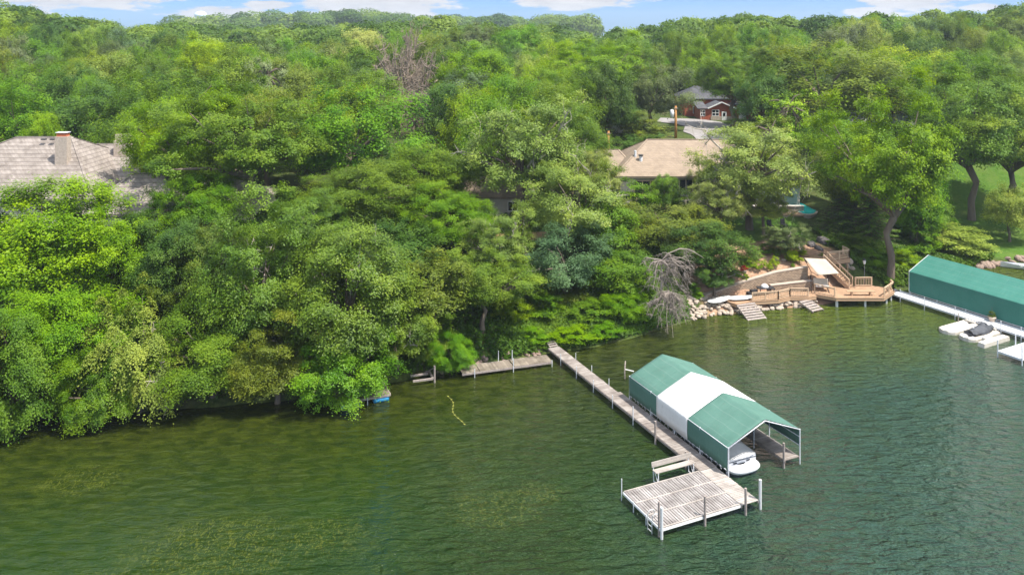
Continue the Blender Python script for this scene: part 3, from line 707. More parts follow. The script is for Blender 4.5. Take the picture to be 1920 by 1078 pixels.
# far wood as one mass
def far_wood():
    r = np.random.default_rng(5); Q = []; T_ = []; 
    pts = []
    for yy in np.arange(212, 345, 7.6):
        for xx in np.arange(-.74*yy, .74*yy, 8.2): pts.append((xx+r.normal()*2.0, yy+r.normal()*2.0))
    for yy in np.arange(700, 860, 40):
        for xx in np.arange(-.42*yy, .1*yy, 15): pts.append((xx, yy))
    pts = np.array(pts); hz = terrain(pts[:, 0], pts[:, 1])
    for (x, y), z in zip(pts, hz):
        far2 = y > 600
        if far2: z = 22+r.normal()*2+6*math.exp(-((x/y+.21)/.05)**2)
        R = r.uniform(4.8, 8.2)*(2.0 if far2 else 1); H = r.uniform(11, 17.5); m = 1500 if far2 else 2200
        d = rdirs(m, r); d[:, 2] = (np.abs(d[:, 2])*1.0-.15) if not far2 else d[:, 2]*1.3
        sd = rdirs(16, r); s_ = np.max(d@sd.T, 1); k = .55+.66*np.clip((s_-.6)/.4, 0, 1)
        c = np.stack([x+d[:, 0]*R*k, y+d[:, 1]*R*k, z+H*.58+d[:, 2]*H*.42*k], 1)
        c += r.normal(size=(m, 3))*R*.055
        Q.append(leaf_quads(c, d*.9+np.array([0, 0, .3])+r.normal(size=(m, 3))*.3, .42*(1 if not far2 else 2.8), .30*(1 if not far2 else 2.8), r))
        tone = r.random(); T_.append(tone*1.0-.15+.25*r.random(m))
    Q = np.concatenate(Q); T_ = np.concatenate(T_)
    o = bpy.data.objects.new('far_wood', quads_mesh('far_wood', Q, [M_leaf], T_)); col.objects.link(o); o.color = (.105, .185, .030, 1)
    tag(o, 'continuous green wood covering the far hills up to the skyline', 'wood', kind='stuff')
far_wood()

# undergrowth on the bank
def undergrowth():
    r = np.random.default_rng(9); Q = []; T_ = []
    def scatter(n, xf, df, dens_h, leaf, tone0):
        x = r.uniform(*xf, n); d = r.uniform(df[0], df[1], n)**1.0; y = shoreY(x)+d
        keep = ~inpoly(x, y, [(17.2, 76), (31.5, 79), (32, 83), (36.5, 84.6), (40.4, 84.6), (40.4, 87.0), (37.5, 90), (37, 92.5), (33, 94), (23, 91), (19.5, 84)])
        for p in LAWNS: keep &= ~inpoly(x, y, p)
        keep &= ~((x > 8) & (x < 44) & (y > 100)); keep &= ~((x < -30) & (y > 78))
        x = x[keep]; y = y[keep]; z = terrain(x, y)
        b = .5+.5*smoothnoise(x, y, 1.3, 3); b2 = .5+.5*smoothnoise(x, y, 3.1, 5); hgt = dens_h*(.15+.9*b*b2+.25*b)
        z = z+hgt*(1-r.random(len(x))**2.2*.7)
        c = np.stack([x, y, z], 1); N = r.normal(size=(len(x), 3))*.45+np.array([0, -.15, .8])
        Q.append(leaf_quads(c, N, leaf, leaf*.6, r)); T_.append(np.clip(.5*b2+.5*r.random(len(x))+tone0, 0, 1))
    scatter(60000, (-1, 17.5), (.1, 16), 1.1, .15, .1)
    scatter(42000, (-48, -1), (.3, 12), .9, .17, -.1)
    scatter(36000, (36.5, 58), (.3, 12), 1.1, .16, .05)
    scatter(50000, (-50, 20), (10, 36), .8, .22, -.1)
    scatter(16000, (38, 62), (9, 20), .8, .2, -.1)
    Q = np.concatenate(Q); T_ = np.concatenate(T_)
    o = bpy.data.objects.new('undergrowth', quads_mesh('undergrowth', Q, [M_leaf], T_)); col.objects.link(o); o.color = (.085, .165, .022, 1)
    tag(o, 'lush green weeds and ground cover on the shore bank', 'undergrowth', kind='stuff')
undergrowth()
def bush(px, py, w, H, z, kind, colr, label, name='shrub', group='shrubs and bushes'):
    x, y, y0 = ground_hit(px, py)
    put(kind, x, y, H, w/2/F*y, colr, name, label, 'bush', group, z=y0, part_names=('foliage', 'stem'))
# boxwoods and garden shrubs
bush(1452, 500, 17, 1.1, 3.2, 'box', 'lime', 'round yellow green boxwood, largest of the three in the mulch bed')
bush(1444, 509, 11, .8, 3.1, 'box', 'lime', 'small round boxwood at the foot of the largest one')
bush(1420, 506, 18, .9, 2.9, 'box', 'bright', 'low round boxwood left of the largest in the mulch bed')
bush(1433, 504, 13, .9, 3.0, 'box', 'bright', 'boxwood squeezed between two others in the mulch bed')
bush(1488, 493, 32, 1.8, 3.6, 'bush', 'lime', 'leafy lime shrub beside the shade swing')
bush(1487, 503, 8, .5, 3.0, 'box', 'fresh', 'tiny green clump on top of the retaining wall')
bush(1400, 500, 30, 1.0, 2.5, 'bush', 'bright', 'spreading yellow green shrub at the left end of the mulch bed')
bush(1303, 560, 30, 1.4, 1.2, 'bush', 'fresh', 'leafy shrub above the riprap left of the paddleboards')
bush(1337, 543, 22, .9, 1.6, 'bush', 'lime', 'pale green shrub just above the left paddleboard')
bush(1396, 527, 16, .7, 1.6, 'bush', 'bright', 'small shrub below the red flower pot in the mulch bed')
bush(1462, 480, 40, 2.2, 3.6, 'bush', 'mid', 'green shrub behind the boxwoods under the pale tree')
bush(1640, 500, 60, 2.2, 1.6, 'bush', 'fresh', 'tall weeds-like shrub between the lamp post and the tall grey trunk')
bush(1610, 478, 60, 2.4, 3.0, 'bush', 'mid', 'green shrub right of the upper stair landing')
bush(1700, 505, 60, 2.0, 1.2, 'bush', 'bright', 'bright shrub right of the tall grey trunk')
bush(1718, 470, 90, 3.2, 2.0, 'bush', 'fresh', 'big green shrub behind the corner of the long green boathouse')
bush(1775, 465, 110, 3.2, 2.0, 'bush', 'pale', 'pink tinged sumac shrub behind the long green boathouse', 'sumac_shrub')
bush(1822, 470, 90, 2.6, 1.6, 'bush', 'pale', 'pink tinged sumac shrub nearest the lawn', 'sumac_shrub')
bush(1745, 430, 90, 3.5, 3.0, 'bush', 'fresh', 'leafy green shrub above the sumacs')
bush(1080, 640, 80, 1.3, .5, 'bush', 'bright', 'bright bush at the shore beside the start of the long dock')
bush(1000, 640, 60, 1.1, .8, 'bush', 'fresh', 'green bush above the shore end of the old plank dock')
bush(1190, 600, 60, 1.6, .7, 'bush', 'fresh', 'fresh bush at the water below the leaning dead trunk')
def hedge(px, Y, w, H, colr, label):
    x = (px-CX)/F*Y; put('bush', x, Y, H, w/2/F*Y, colr, 'shrub', label, 'bush', 'shrubs and bushes', part_names=('foliage', 'stem'))
hedge(1178, 124, 80, 4.6, 'dark', 'dark hedge-like bush right of the small grey roofed shed')
hedge(1225, 123, 80, 4.6, 'dark', 'dark bush behind the middle of the tan roof')
hedge(1272, 122.5, 76, 4.0, 'dark', 'dark bush at the base of the orange utility pole beside the driveway')
hedge(1316, 123, 60, 3.6, 'dark', 'dark bush between the utility pole and the pale driveway')
hedge(1205, 131, 90, 4.5, 'olive', 'olive bush behind the hedge right of the grey roofed shed')
bush(1385, 250, 70, 2.6, 10.2, 'bush', 'dark', 'dark low juniper on the corner of the pale driveway')
bush(1420, 268, 100, 3.2, 9.5, 'bush', 'olive', 'olive bush right of the pale driveway')
bush(1130, 270, 70, 3.2, 8.5, 'bush', 'grey', 'brownish grey bush below the small grey roofed shed')

bush(1418, 488, 22, 1.1, 3, 'bush', 'pale', 'small grey green plant in the mulch bed above the boxwoods')
bush(1378, 520, 20, .8, 3, 'bush', 'fresh', 'low green plant left of the red flower pot')
bush(1500, 480, 24, 1.2, 3, 'bush', 'bright', 'bright shrub left of the upper stair landing')
bush(1436, 476, 26, 1.3, 3, 'bush', 'mid', 'rounded green shrub at the top of the mulch bed')
bush(1575, 512, 26, 1.0, 3, 'bush', 'fresh', 'low green plant beside the stair stringer')
bush(1540, 485, 14, .6, 3, 'bush', 'olive', 'small olive plant among the dark garden rocks')

bush(1020, 590, 80, 2.2, 3, 'bush', 'fresh', 'bright bush on the weedy bank above the shore ramp')
bush(1110, 600, 80, 2.0, 3, 'bush', 'mid', 'mid green bush on the weedy bank right of the long dock')
bush(960, 600, 70, 2.2, 3, 'bush', 'bright', 'yellow green bush on the bank right of the thick pale trunk')
bush(1065, 560, 90, 2.4, 3, 'bush', 'olive', 'olive bush below the dark blue green oak')
bush(1140, 632, 60, 1.3, 3, 'bush', 'fresh', 'low fresh bush at the waterline between the long dock and the dead tree')
hedge(1180, 100, 90, 4.2, 'fresh', 'bright bushy growth under the balcony of the tan roofed house')
hedge(1300, 101, 80, 3.6, 'mid', 'green bushy growth below the tall dark windows')
T(1322, 300, 62, 104, 'sparse', 'pale', 'thin pale tree at the right edge of the open tan roof', 'willow_tree')
# ------------------------------------------------------------------ lake docks
DOCK = (14.41, 46.90); DA = math.atan2(.4066, .9136)
def dk(name, label, cat, group=None, a=0, b=0, z=0): 
    ca, sa = math.cos(DA), math.sin(DA)
    return thing(name, label, cat, (DOCK[0]+a*ca-b*sa, DOCK[1]+a*sa+b*ca, z), DA, group)
def slab(nm, x0, x1, y0, y1, z1, th_, m, par): return MB().box(((x0+x1)/2, (y0+y1)/2, z1-th_/2), (x1-x0, y1-y0, th_)).build(nm, m, par)
def planks(nm, x0, x1, y0, y1, z1, m, par, axis='y', pw=.15, gap=.022, j=.005, th_=.035):
    """real boards, one mesh per deck section"""
    mb = MB(); L = (y1-y0) if axis == 'y' else (x1-x0); n = max(1, int(round(L/pw))); st = L/n
    for k in range(n):
        dz = random.uniform(-j, j); e = random.uniform(-.012, .012)
        if axis == 'y': mb.box(((x0+x1)/2+e, y0+(k+.5)*st, z1-th_/2+dz), (x1-x0, st-gap, th_))
        else: mb.box((x0+(k+.5)*st, (y0+y1)/2+e, z1-th_/2+dz), (st-gap, y1-y0, th_))
    return mb.build(nm, m, par)
def board_mat(name, ca, cb, cd, axis='Y', pw=.15):
    return plank_mat(name, ca, cb, cd, pw, axis, groove=False)
B_old = board_mat('weathered_boards', (.245, .21, .185), (.39, .35, .315), (.14, .115, .10))
B_pale = board_mat('pale_boards', (.35, .31, .275), (.46, .42, .38), (.23, .20, .175))
B_slat = board_mat('grey_slats', (.26, .235, .22), (.41, .38, .36), (.15, .13, .12), 'X', .183)
B_moss = board_mat('mossy_boards', (.20, .165, .13), (.34, .29, .23), (.09, .075, .055), 'X', .15)
B_tan = board_mat('tan_boards', (.46, .275, .15), (.54, .335, .19), (.40, .24, .13), 'X', .14)
def post(par, x, y, z0, z1, r, m, nm='post', sq=False):
    mb = MB()
    if sq: mb.box((x, y, (z0+z1)/2), (r*2, r*2, z1-z0), taper=.96)
    else: mb.tube([(x, y, z0), (x, y, z1)], r, 10)
    return mb.build(nm, m, par)
D = dk('long_dock', 'long narrow weathered dock running from the shore past the striped canopy to the swim platform', 'dock')
for y0, y1 in ((22.0, 25.2), (18.6, 21.96), (15.46, 18.56)): 
    planks('deck_section', -1.12, -.06, y0, y1, .55, B_old, D)
for y0, y1 in ((11.4, 15.42), (7.3, 11.36), (3.98, 7.26)): planks('deck_section', -1.12, .16, y0, y1, .555, B_old, D)
planks('end_section', -1.17, .06, 0.0, 3.94, .56, B_pale, D)
mb = MB()
for x in (-1.12, -.06): mb.box((x, 20.35, .44), (.05, 9.7, .13))
for x in (-1.12, .16): mb.box((x, 9.7, .44), (.05, 11.4, .13))
for x in (-1.15, .05): mb.box((x, 1.97, .44), (.05, 3.9, .13))
for y in np.arange(4.5, 25, 1.9): mb.box((-.55, y, .43), (1.06, .06, .09))
mb.build('side_stringer', M_greywood, D)
for b in (22.72, 19.97, 17.22, 14.37): post(D, -1.19, b, -1.5, .98, .03, M_alu)
for b in (11.56,): post(D, -1.19, b, -1.5, 1.35, .035, M_alu)
for b in (22.3, 19.6, 16.9): post(D, .02, b, -1.5, 1.0, .028, M_alu)
post(D, -1.22, 8.73, -1.5, 1.55, .075, M_greywood)
post(D, -1.24, 5.3, -1.5, 1.15, .06, M_greywood)
post(D, .20, .02, -1.5, 1.72, .085, M_whitepvc, 'white_post'); post(D, -.98, -.10, -1.5, 1.55, .075, M_greywood)
P_ = dk('swim_platform', 'square grey slatted swimming platform joined to the end of the long dock', 'platform')
for i in range(3):
    y0 = .14+i*1.27
    for x0, x1 in ((-6.70, -3.98), (-3.95, -1.21)): planks('deck_panel', x0, x1, y0+.05, y0+1.22, .555, B_slat, P_, 'x', .185, .042, .006)
mb = MB()
for i in range(4): mb.box((-3.95, .14+i*1.27, .56), (5.5, .085, .05))
mb.build('cross_board', B_pale, P_)
mb = MB()
for x in (-6.72, -3.96, -1.20): mb.box((x, 2.05, .44), (.05, 3.9, .14))
for y in (.11, 4.0): mb.box((-3.95, y, .44), (5.55, .05, .14))
mb.build('frame', M_whitetrim, P_)
post(P_, -6.70, .04, -1.5, 1.75, .085, M_whitepvc, 'white_post')
post(P_, -6.72, .28, -1.5, 1.95, .06, M_greywood); post(P_, -3.78, .02, -1.5, 1.7, .075, M_greywood)
for b in (4.06, 2.76, 1.45): post(P_, -6.79, b, -1.5, 1.3 if b > 4 else .62, .03, M_alu)
post(P_, -3.9, 4.08, -1.5, .5, .03, M_alu)
# bench
Bn = dk('dock_bench', 'pale wooden bench with a slatted back beside the swimming platform', 'bench')
mb = MB()
for k in range(3): mb.box((-2.72, 4.30+k*.15, .93), (2.95, .135, .045))
mb.build('seat', M_whitetrim if 0 else B_pale, Bn)
mb = MB()
for k in range(2): mb.box((-2.72, 4.74+.03*k, 1.12+k*.16), (2.95, .04, .15))
mb.build('backrest', B_pale, Bn)
for x in (-4.05, -1.42):
    mb = MB(); mb.bar((x, 4.2, 0.15), (x, 4.25, .91), .045); mb.bar((x, 4.74, .15), (x, 4.8, 1.32), .045); mb.bar((x, 4.2, .88), (x, 4.76, .88), .045); mb.bar((x, 4.2, .2), (x, 4.76, .2), .04); mb.bar((x, 4.25, .3), (x, 4.7, .9), .03)
    mb.build('leg', M_alu, Bn)
# ladder
L_ = dk('swim_ladder', 'white pipe swim ladder at the near left corner of the swimming platform', 'ladder')
for yy in (1.05, .62):
    MB().tube([(-6.95, yy, -.9), (-6.95, yy, .75), (-6.90, yy, 1.0), (-6.72, yy, 1.1), (-6.52, yy, 1.0), (-6.46, yy, .57)], .026, 8).build('side_rail', M_whitepvc, L_, True)
for z in (-.5, -.2, .1, .38): MB().tube([(-6.95, .62, z), (-6.95, 1.05, z)], .02, 6).build('rung', M_whitepvc, L_, True)
# boarding step at the shore
st = dk('shore_ramp', 'small tilted plank ramp leading from the weeds onto the long dock', 'ramp')
mb = MB()
for k in range(5): mb.bar((-.95, 25.35+k*.25, .62+k*.10), (-.15, 25.35+k*.25, .62+k*.10), .22, .04)
mb.build('deck_boards', M_greywood, st)
mb = MB(); mb.bar((-.9, 25.2, .53), (-.9, 26.5, 1.0), .05, .09); mb.bar((-.2, 25.2, .53), (-.2, 26.5, 1.0), .05, .09); mb.build('frame', M_greywood, st)

# canopy
C_ = dk('boat_canopy', 'green and white striped fabric boat canopy with a gable roof over the white boat', 'boat canopy')
A0, A1, AM = .16, 5.92, 3.04; ZE, ZR = 2.27, 3.42; B0, B1 = 2.86, 14.12
def cover(b0, b1, m, o):
    mb = MB(); rows = []
    nb = max(8, int((b1-b0)/.22))
    for k in range(nb+1):
        b = b0+(b1-b0)*k/nb; sag = .055*math.sin((b-B0)*math.pi/1.877)**2; sc = .10*abs(math.sin((b-B0)*math.pi/.47))
        ro = []
        for a, z in ((A0-.03, .78+sc), (A0-.05, 1.3), (A0-.05, 1.9), (A0-.035, 2.18), (A0+.04, ZE+.02), (A0+.75, ZE+.32), (A0+1.5, ZE+.63), (A0+2.2, ZE+.905), (AM-.12, ZR-.02), (AM, ZR+.01), (AM+.12, ZR-.02), (A1-2.2, ZE+.905), (A1-1.5, ZE+.63), (A1-.75, ZE+.32), (A1-.04, ZE+.02), (A1+.035, 2.18), (A1+.05, 1.7), (A1+.03, 1.12+sc)):
            onroof = z > 2.3; s_ = -sag if onroof else 0
            nx_ = -1 if a < AM else 1
            ro.append((a+(o*nx_ if not onroof else 0)+(0 if onroof else -sag*nx_*.12), b, z+(o if onroof else 0)+s_))
        rows.append(ro)
    mb.grid(rows)
    # inner skin 12 mm below
    ob = mb.build('cover_panel', m, C_, True)
    sm = ob.modifiers.new('thickness', 'SOLIDIFY'); sm.thickness = .012; sm.offset = 0
    return ob
cover(B0, 7.02, M_cgreen, 0); cover(6.96, 10.54, M_cwhite, .022); cover(10.48, B1, M_cgreen, 0)
mb = MB()
nfr = 7
for k in range(nfr):
    b = B0-.03+(B1-B0+.06)*k/(nfr-1)
    r = .035 if k in (0, nfr-1) else .024
    mb.tube([(A0, b, ZE-.04), (AM, b, ZR-(.06 if k in (0, nfr-1) else .10)), (A1, b, ZE-.04)], r, 8)
for a in (A0, A1):
    for z in ((ZE-.05, 1.75, .80) if a == A0 else (ZE-.05, 1.75, 1.2)): mb.tube([(a, B0-.03, z), (a, B1+.03, z)], .025, 8)
mb.tube([(AM, B0-.03, ZR-.13), (AM, B1+.03, ZR-.13)], .025, 8)
for a in (A0+1.4, A1-1.4): mb.tube([(a, B0, ZE+.44), (a, B1, ZE+.44)], .018, 6)
mb.build('frame', M_alu, C_, True)
for k in range(5):
    b = B0-.03+(B1-B0+.06)*k/4
    for a in (A0, A1): post(C_, a, b, -1.4, ZE, .042, M_alu, 'leg')
for b in (5.6, 9.0): post(C_, 4.55, b, -1.4, ZE+.5, .035, M_alu, 'leg')
mb = MB()
for k in range(24):
    b = B0+.2+k*(B1-B0-.4)/23
    mb.bar((A0+.02, b, .60), (A0+.02, b+.35*(1 if k % 2 else -1), 1.0), .016)
mb.build('cross_brace', M_alu, C_)
# lacing cords along the gable end
mb = MB()
for k in range(9):
    f = (k+.5)/9
    for s_, e_ in (((A0, ZE), (AM, ZR)), ((A1, ZE), (AM, ZR))):
        a = s_[0]+(e_[0]-s_[0])*f; z = s_[1]+(e_[1]-s_[1])*f
        mb.bar((a, B0-.07, z-.09), (a+.05, B0+.06, z+.035), .03, .02)
mb.build('lacing', M_black, C_)
W2 = dk('side_walkway', 'short grey plank walkway under the right side of the striped canopy', 'dock')
for y0, y1 in ((2.75, 6.5), (6.54, 10.3), (10.34, 14.1)): planks('deck_section', 4.62, 5.82, y0, y1, .55, B_old, W2)
mb = MB()
for x in (4.62, 5.82): mb.box((x, 8.4, .44), (.05, 11.3, .13))
mb.build('side_stringer', M_greywood, W2)
post(W2, 4.60, 2.85, -1.5, 1.62, .075, M_greywood)
for b in (7.0, 11.0): post(W2, 4.55, b, -1.5, .7, .03, M_alu)
# mooring post with arm
mp = dk('mooring_post', 'leaning wooden post with a side arm standing in the water behind the canopy', 'post')
MB().tube([(2.35, 18.3, -1.5), (2.36, 18.36, .6), (2.52, 18.5, 1.35)], [.06, .055, .045], 8).build('post', M_greywood, mp, True)
MB().bar((2.45, 18.4, .72), (3.0, 18.0, .62), .06).build('arm', M_whitetrim, mp)
# boat: hull along b, stern at b = 2.95
BT = dk('motor_boat', 'white motorboat with its swim step toward the lake, moored under the striped canopy', 'boat', a=1.95, b=2.9)
def loft(nm, secs, m, par, smooth=True):
    mb = MB(); mb.grid(secs); return mb.build(nm, m, par, smooth)
def hw(y, full=1.25, L=8.4): 
    t_ = y/L; return full*(1-max(0, (t_-.55)/.45)**2.2)*(.94+.06*min(1, y/2))
secs = []
for k in range(23):
    y = .9+7.5*k/22; w = max(hw(y), .02); sheer = .85+.25*(y/8.4)**2
    secs.append([(-w, y, sheer), (-w*1.0, y, sheer-.18), (-w*.96, y, .35), (-w*.8, y, .02), (0, y, -.3+.25*(y/8.4)**4), (w*.8, y, .02), (w*.96, y, .35), (w, y, sheer-.18), (w, y, sheer)])
loft('hull', secs, M_gel, BT)
MB().quad((-1.18, .9, .85), (-1.18, .9, .0), (1.18, .9, .0), (1.18, .9, .85)).build('transom', M_gel, BT)
# rubbing strip
mb = MB(); mb.tube([(-hw(.9+7.5*k/22)-.012, .9+7.5*k/22, .70+.25*((.9+7.5*k/22)/8.4)**2) for k in range(22)], .022, 6); mb.tube([(hw(.9+7.5*k/22)+.012, .9+7.5*k/22, .70+.25*((.9+7.5*k/22)/8.4)**2) for k in range(22)], .022, 6)
mb.tube([(-1.17, .88, .66), (1.17, .88, .66)], .02, 6); mb.build('rub_rail', M_darkhull, BT, True)
# swim step
def oval(x0, y0, rx, ry, z, n=28, p=2.6):
    return [(x0+rx*math.copysign(abs(math.cos(t_))**(2/p), math.cos(t_)), y0+ry*math.copysign(abs(math.sin(t_))**(2/p), math.sin(t_)), z) for t_ in [2*math.pi*k/n for k in range(n)]]
mb = MB(); o1 = oval(0, .92, 1.2, .86, .42); o2 = oval(0, .92, 1.24, .90, .34); o3 = oval(0, .92, 1.15, .80, .18); o0 = oval(0, .92, 1.12, .78, .44); oc = oval(0, .95, .3, .2, .45)
mb.grid([r_+[r_[0]] for r_ in (oc, o0, o1, o2, o3)]); mb.f.append(tuple(range(len(oc)))); mb.m.append(0); mb.build('swim_step', M_gel, BT, True)
mb = MB(); 
for x in (-.5, .55): mb.box((x, .86, .55), (.28, .05, .05))
mb.build('cleat', M_black, BT)
# aft deck and cockpit cover
rows = []
for k in range(15):
    f = k/14; y = .9+f*4.6; w = hw(y)-.03; ro = []
    base_z = .86+.02*f; peak = base_z+.10+.95*math.sin(min(1, f*1.25)*math.pi/2)**1.2
    for j in range(13):
        q = -1+2*j/12; x = q*w; z = base_z+(peak-base_z)*(1-abs(q)**2.4)
        z += .025*math.sin(j*2.1+k*1.7)*(1-abs(q)); ro.append((x, y-(.32*(1-abs(q)**2) if k == 0 else 0), z))
    rows.append(ro)
loft('cockpit_cover', rows, M_cwhite, BT)
rows = []
for k in range(12):
    f = k/11; y = 5.4+f*2.95; w = max(hw(y)-.03, .01); rows.append([(q*w, y, .90+.25*(y/8.4)**2*.8+.10*(1-q*q)*(1-f)) for q in [-1+2*j/8 for j in range(9)]])
loft('fore_deck', rows, M_gel, BT)
mb = MB(); mb.grid([[(-1.0, 5.2, 1.05), (-.55, 5.65, 1.05), (0, 5.85, 1.05), (.55, 5.65, 1.05), (1.0, 5.2, 1.05)], [(-.9, 4.9, 1.65), (-.5, 5.3, 1.7), (0, 5.45, 1.72), (.5, 5.3, 1.7), (.9, 4.9, 1.65)]]); w_ = mb.build('windshield', M_glass, BT, True); w_.modifiers.new('t', 'SOLIDIFY').thickness = .02
mb = MB(); mb.box((-.15, 1.9, 1.36), (.42, .5, .05), rot=Euler((R_(14), 0, 0)).to_matrix()); mb.build('cover_patch', M_beige, BT)
mb = MB(); mb.tube([(-.8, 2.6, 1.42), (-.75, 2.4, 1.5), (-.4, 2.3, 1.52)], .012, 5); mb.tube([(.35, 2.1, 1.42), (.75, 2.3, 1.38)], .012, 5); mb.build('strap', M_gelgrey, BT)

# old plank dock along the shore: from (-4,64.6) to (3.4,66.9)
ang = math.atan2(2.35, 7.3)
OD = thing('shore_dock', 'low mossy plank dock lying along the rocky shore left of the long dock', 'dock', (-4.0, 64.6, 0), ang)
for x0, x1 in ((.0, 1.45), (1.5, 4.35), (4.42, 7.75)):
    planks('deck_section', x0, x1, 0, 1.45, .42+(.03 if x0 > 4 else 0), B_moss, OD, 'x', .16, .01)
mb = MB(); mb.box((3.87, -.03, .34), (7.8, .05, .15)); mb.box((3.87, 1.48, .34), (7.8, .05, .15)); mb.build('side_stringer', M_greywood, OD)
for x, y, h in ((1.0, -.08, .7), (4.3, -.08, 1.15), (4.6, 1.2, 1.3), (3.5, 1.55, 1.25), (7.7, -.05, .55)): post(OD, x, y, -1, h, .032, M_alu)
BD = thing('broken_dock', 'broken dock frame of grey timbers half under the leaves left of the old plank dock', 'dock', *[(-7.3, 63.6, 0)], ang)
mb = MB(); mb.box((.2, -.1, .35), (1.6, .14, .14)); mb.box((1.0, .6, .4), (.14, 1.5, .12)); mb.box((.1, .9, .38), (1.4, .14, .12)); mb.build('timber_frame', M_greywood, BD)
post(BD, 1.15, -.05, -.8, 1.35, .08, M_greywood); MB().bar((1.2, -.05, 1.2), (.7, 1.0, .5), .06).build('brace', M_greywood, BD)
# raft with blue floats
RF = thing('float_raft', 'dark old raft on bright blue barrel floats half hidden under the drooping branches', 'raft', (-9.25, 60.8, 0), math.atan2(.35, 1)+.06)
planks('deck', -4.0, 0, 0, 2.3, .52, M_plank_dark if 0 else B_moss, RF, 'x', .16, .01)
mb = MB(); mb.box((-2.0, -.03, .44), (4.0, .06, .14)); mb.box((.02, 1.15, .44), (.06, 2.3, .14)); mb.build('frame', M_greywood, RF)
for x0, x1 in ((-1.25, -.1), (-3.7, -2.3)):
    mb = MB()
    n = 8
    mb.tube([(x0, .18, .16)]+[(x0+(x1-x0)*k/n, .18, .16) for k in range(n+1)]+[(x1, .18, .16)], [.1]+[.22+.02*(k % 2) for k in range(n+1)]+[.1], 14); mb.build('barrel_float', M_blue, RF, True)
post(RF, -1.75, -.05, -.8, .95, .03, M_alu)
# float line
mb = MB(); pts = []
for k in range(30):
    f = k/29; px = 838+f*29+5*math.sin(f*8); py = 742+f*56; p = gp(px, py, .02); pts.append(p)
FL = thing('float_line', 'thin yellow rope of small floats trailing over the green water', 'rope', pts[0])
o = MB().tube([(p[0]-pts[0][0], p[1]-pts[0][1], .03) for p in pts], .009, 5).build('rope', M_yellow, FL)
mb = MB()
for k, p in enumerate(pts):
    if k % 3 == 1: x, y = p[0]-pts[0][0], p[1]-pts[0][1]; mb.tube([(x-.06, y-.04, .04), (x, y, .045), (x+.06, y+.04, .04)], [.012, .02, .012], 6)
for k in range(0): pass
mb.build('floats', M_yellow, FL)['kind'] = 'stuff'

# ------------------------------------------------------------------ right hand timber deck
TD = thing('lake_deck', 'large tan timber deck on posts over the water below the wooden stairs', 'deck', (31.4, 82.3, 0))
def loc(p): return (p[0]-31.4, p[1]-82.3)
poly = [loc(p) for p in ((31.0, 82.55), (32.9, 81.2), (37.8, 81.2), (39.9, 83.4), (39.9, 84.3), (38.3, 85.2), (31.5, 85.2))]
MB().prism(poly, .965, 1.0).build('deck_boards', M_cedar, TD)
pin = [((x-4.3)*.996+4.3, (y-.9)*.985+.9) for x, y in poly]
MB().prism(pin, .68, .963).build('fascia', M_cedar_plain, TD)
for x, y, r in ((33.1, 81.55, .14), (36.0, 81.55, .11), (38.6, 82.5, .10), (39.5, 83.4, .09)):
    post(TD, x-31.4, y-82.3, -1.5, .68, r, M_whitepvc, 'pier')
def railing(par, pts, h=.95, bal=True, nm='railing', m=None, spacing=1.5):
    m = m or M_rail_wood
    mb = MB()
    for a, b in zip(pts[:-1], pts[1:]):
        a = Vector(a); b = Vector(b); d = b-a; L = Vector((d.x, d.y, 0)).length; n = max(1, int(round(L/spacing)))
        mb.bar(a+Vector((0, 0, h)), b+Vector((0, 0, h)), .12, .05); mb.bar(a+Vector((0, 0, .12)), b+Vector((0, 0, .12)), .05, .07); mb.bar(a+Vector((0, 0, h-.12)), b+Vector((0, 0, h-.12)), .05, .07)
        for k in range(n+1):
            p = a+d*k/n; mb.box((p.x, p.y, p.z+h/2+.01), (.11, .11, h+.03))
        if bal:
            nb = int(L/.17)
            for k in range(1, nb):
                p = a+d*k/nb; mb.box((p.x, p.y, p.z+h/2), (.035, .035, h-.2))
    return mb.build(nm, m, par)
L3 = lambda x, y, z=1.0: (x-31.4, y-82.3, z)
railing(TD, [L3(31.3, 82.75), L3(32.85, 81.45)], bal=False)
railing(TD, [L3(36.45, 84.95), L3(38.2, 85.0)])
railing(TD, [L3(37.9, 81.45), L3(39.75, 83.4), L3(39.8, 84.1)], bal=False, spacing=1.1)
# stairs and landing
SA = Vector((35.8, 84.55, 1.0)); SB = Vector((33.75, 86.15, 3.2))
ST = thing('wooden_stairs', 'tan wooden staircase with railings climbing from the deck to the upper landing', 'stairs', tuple(SA))
dv_ = SB-SA; hd = Vector((dv_.x, dv_.y, 0)); hn = hd.normalized(); sd_ = Vector((hn.y, -hn.x, 0)); nst = 13
mb = MB(); az_ = math.atan2(hn.y, hn.x)
for k in range(nst):
    p = hd*((k+.5)/nst)+Vector((0, 0, dv_.z*(k+1)/nst-.03)); mb.box(p, (hd.length/nst+.05, 1.15, .05), rz=az_)
mb.build('treads', M_cedar_plain, ST)
for s_ in (-1, 1): MB().bar(sd_*.6*s_+Vector((0, 0, -.05)), dv_+sd_*.6*s_+Vector((0, 0, -.15)), .05, .34).build('stringer', M_cedar_plain, ST)
mb = MB()
for k in range(nst): p = hd*(k/nst)+Vector((0, 0, dv_.z*(k+.5)/nst)); mb.box(p, (.03, 1.12, dv_.z/nst), rz=az_)
mb.build('risers', M_cedar_plain, ST)
for s_ in (-1, 1):
    o_ = sd_*.62*s_; railing(ST, [tuple(o_+Vector((0, 0, .05))), tuple(dv_+o_)], spacing=1.3)
LD = thing('upper_landing', 'upper tan landing with a railing at the top of the wooden stairs', 'landing', (34.5, 87.5, 0))
lp = [(x-34.5, y-87.5) for x, y in ((32.2, 87.3), (33.35, 85.75), (34.3, 86.55), (37.1, 87.7), (36.9, 89.2), (33.2, 89.0))]
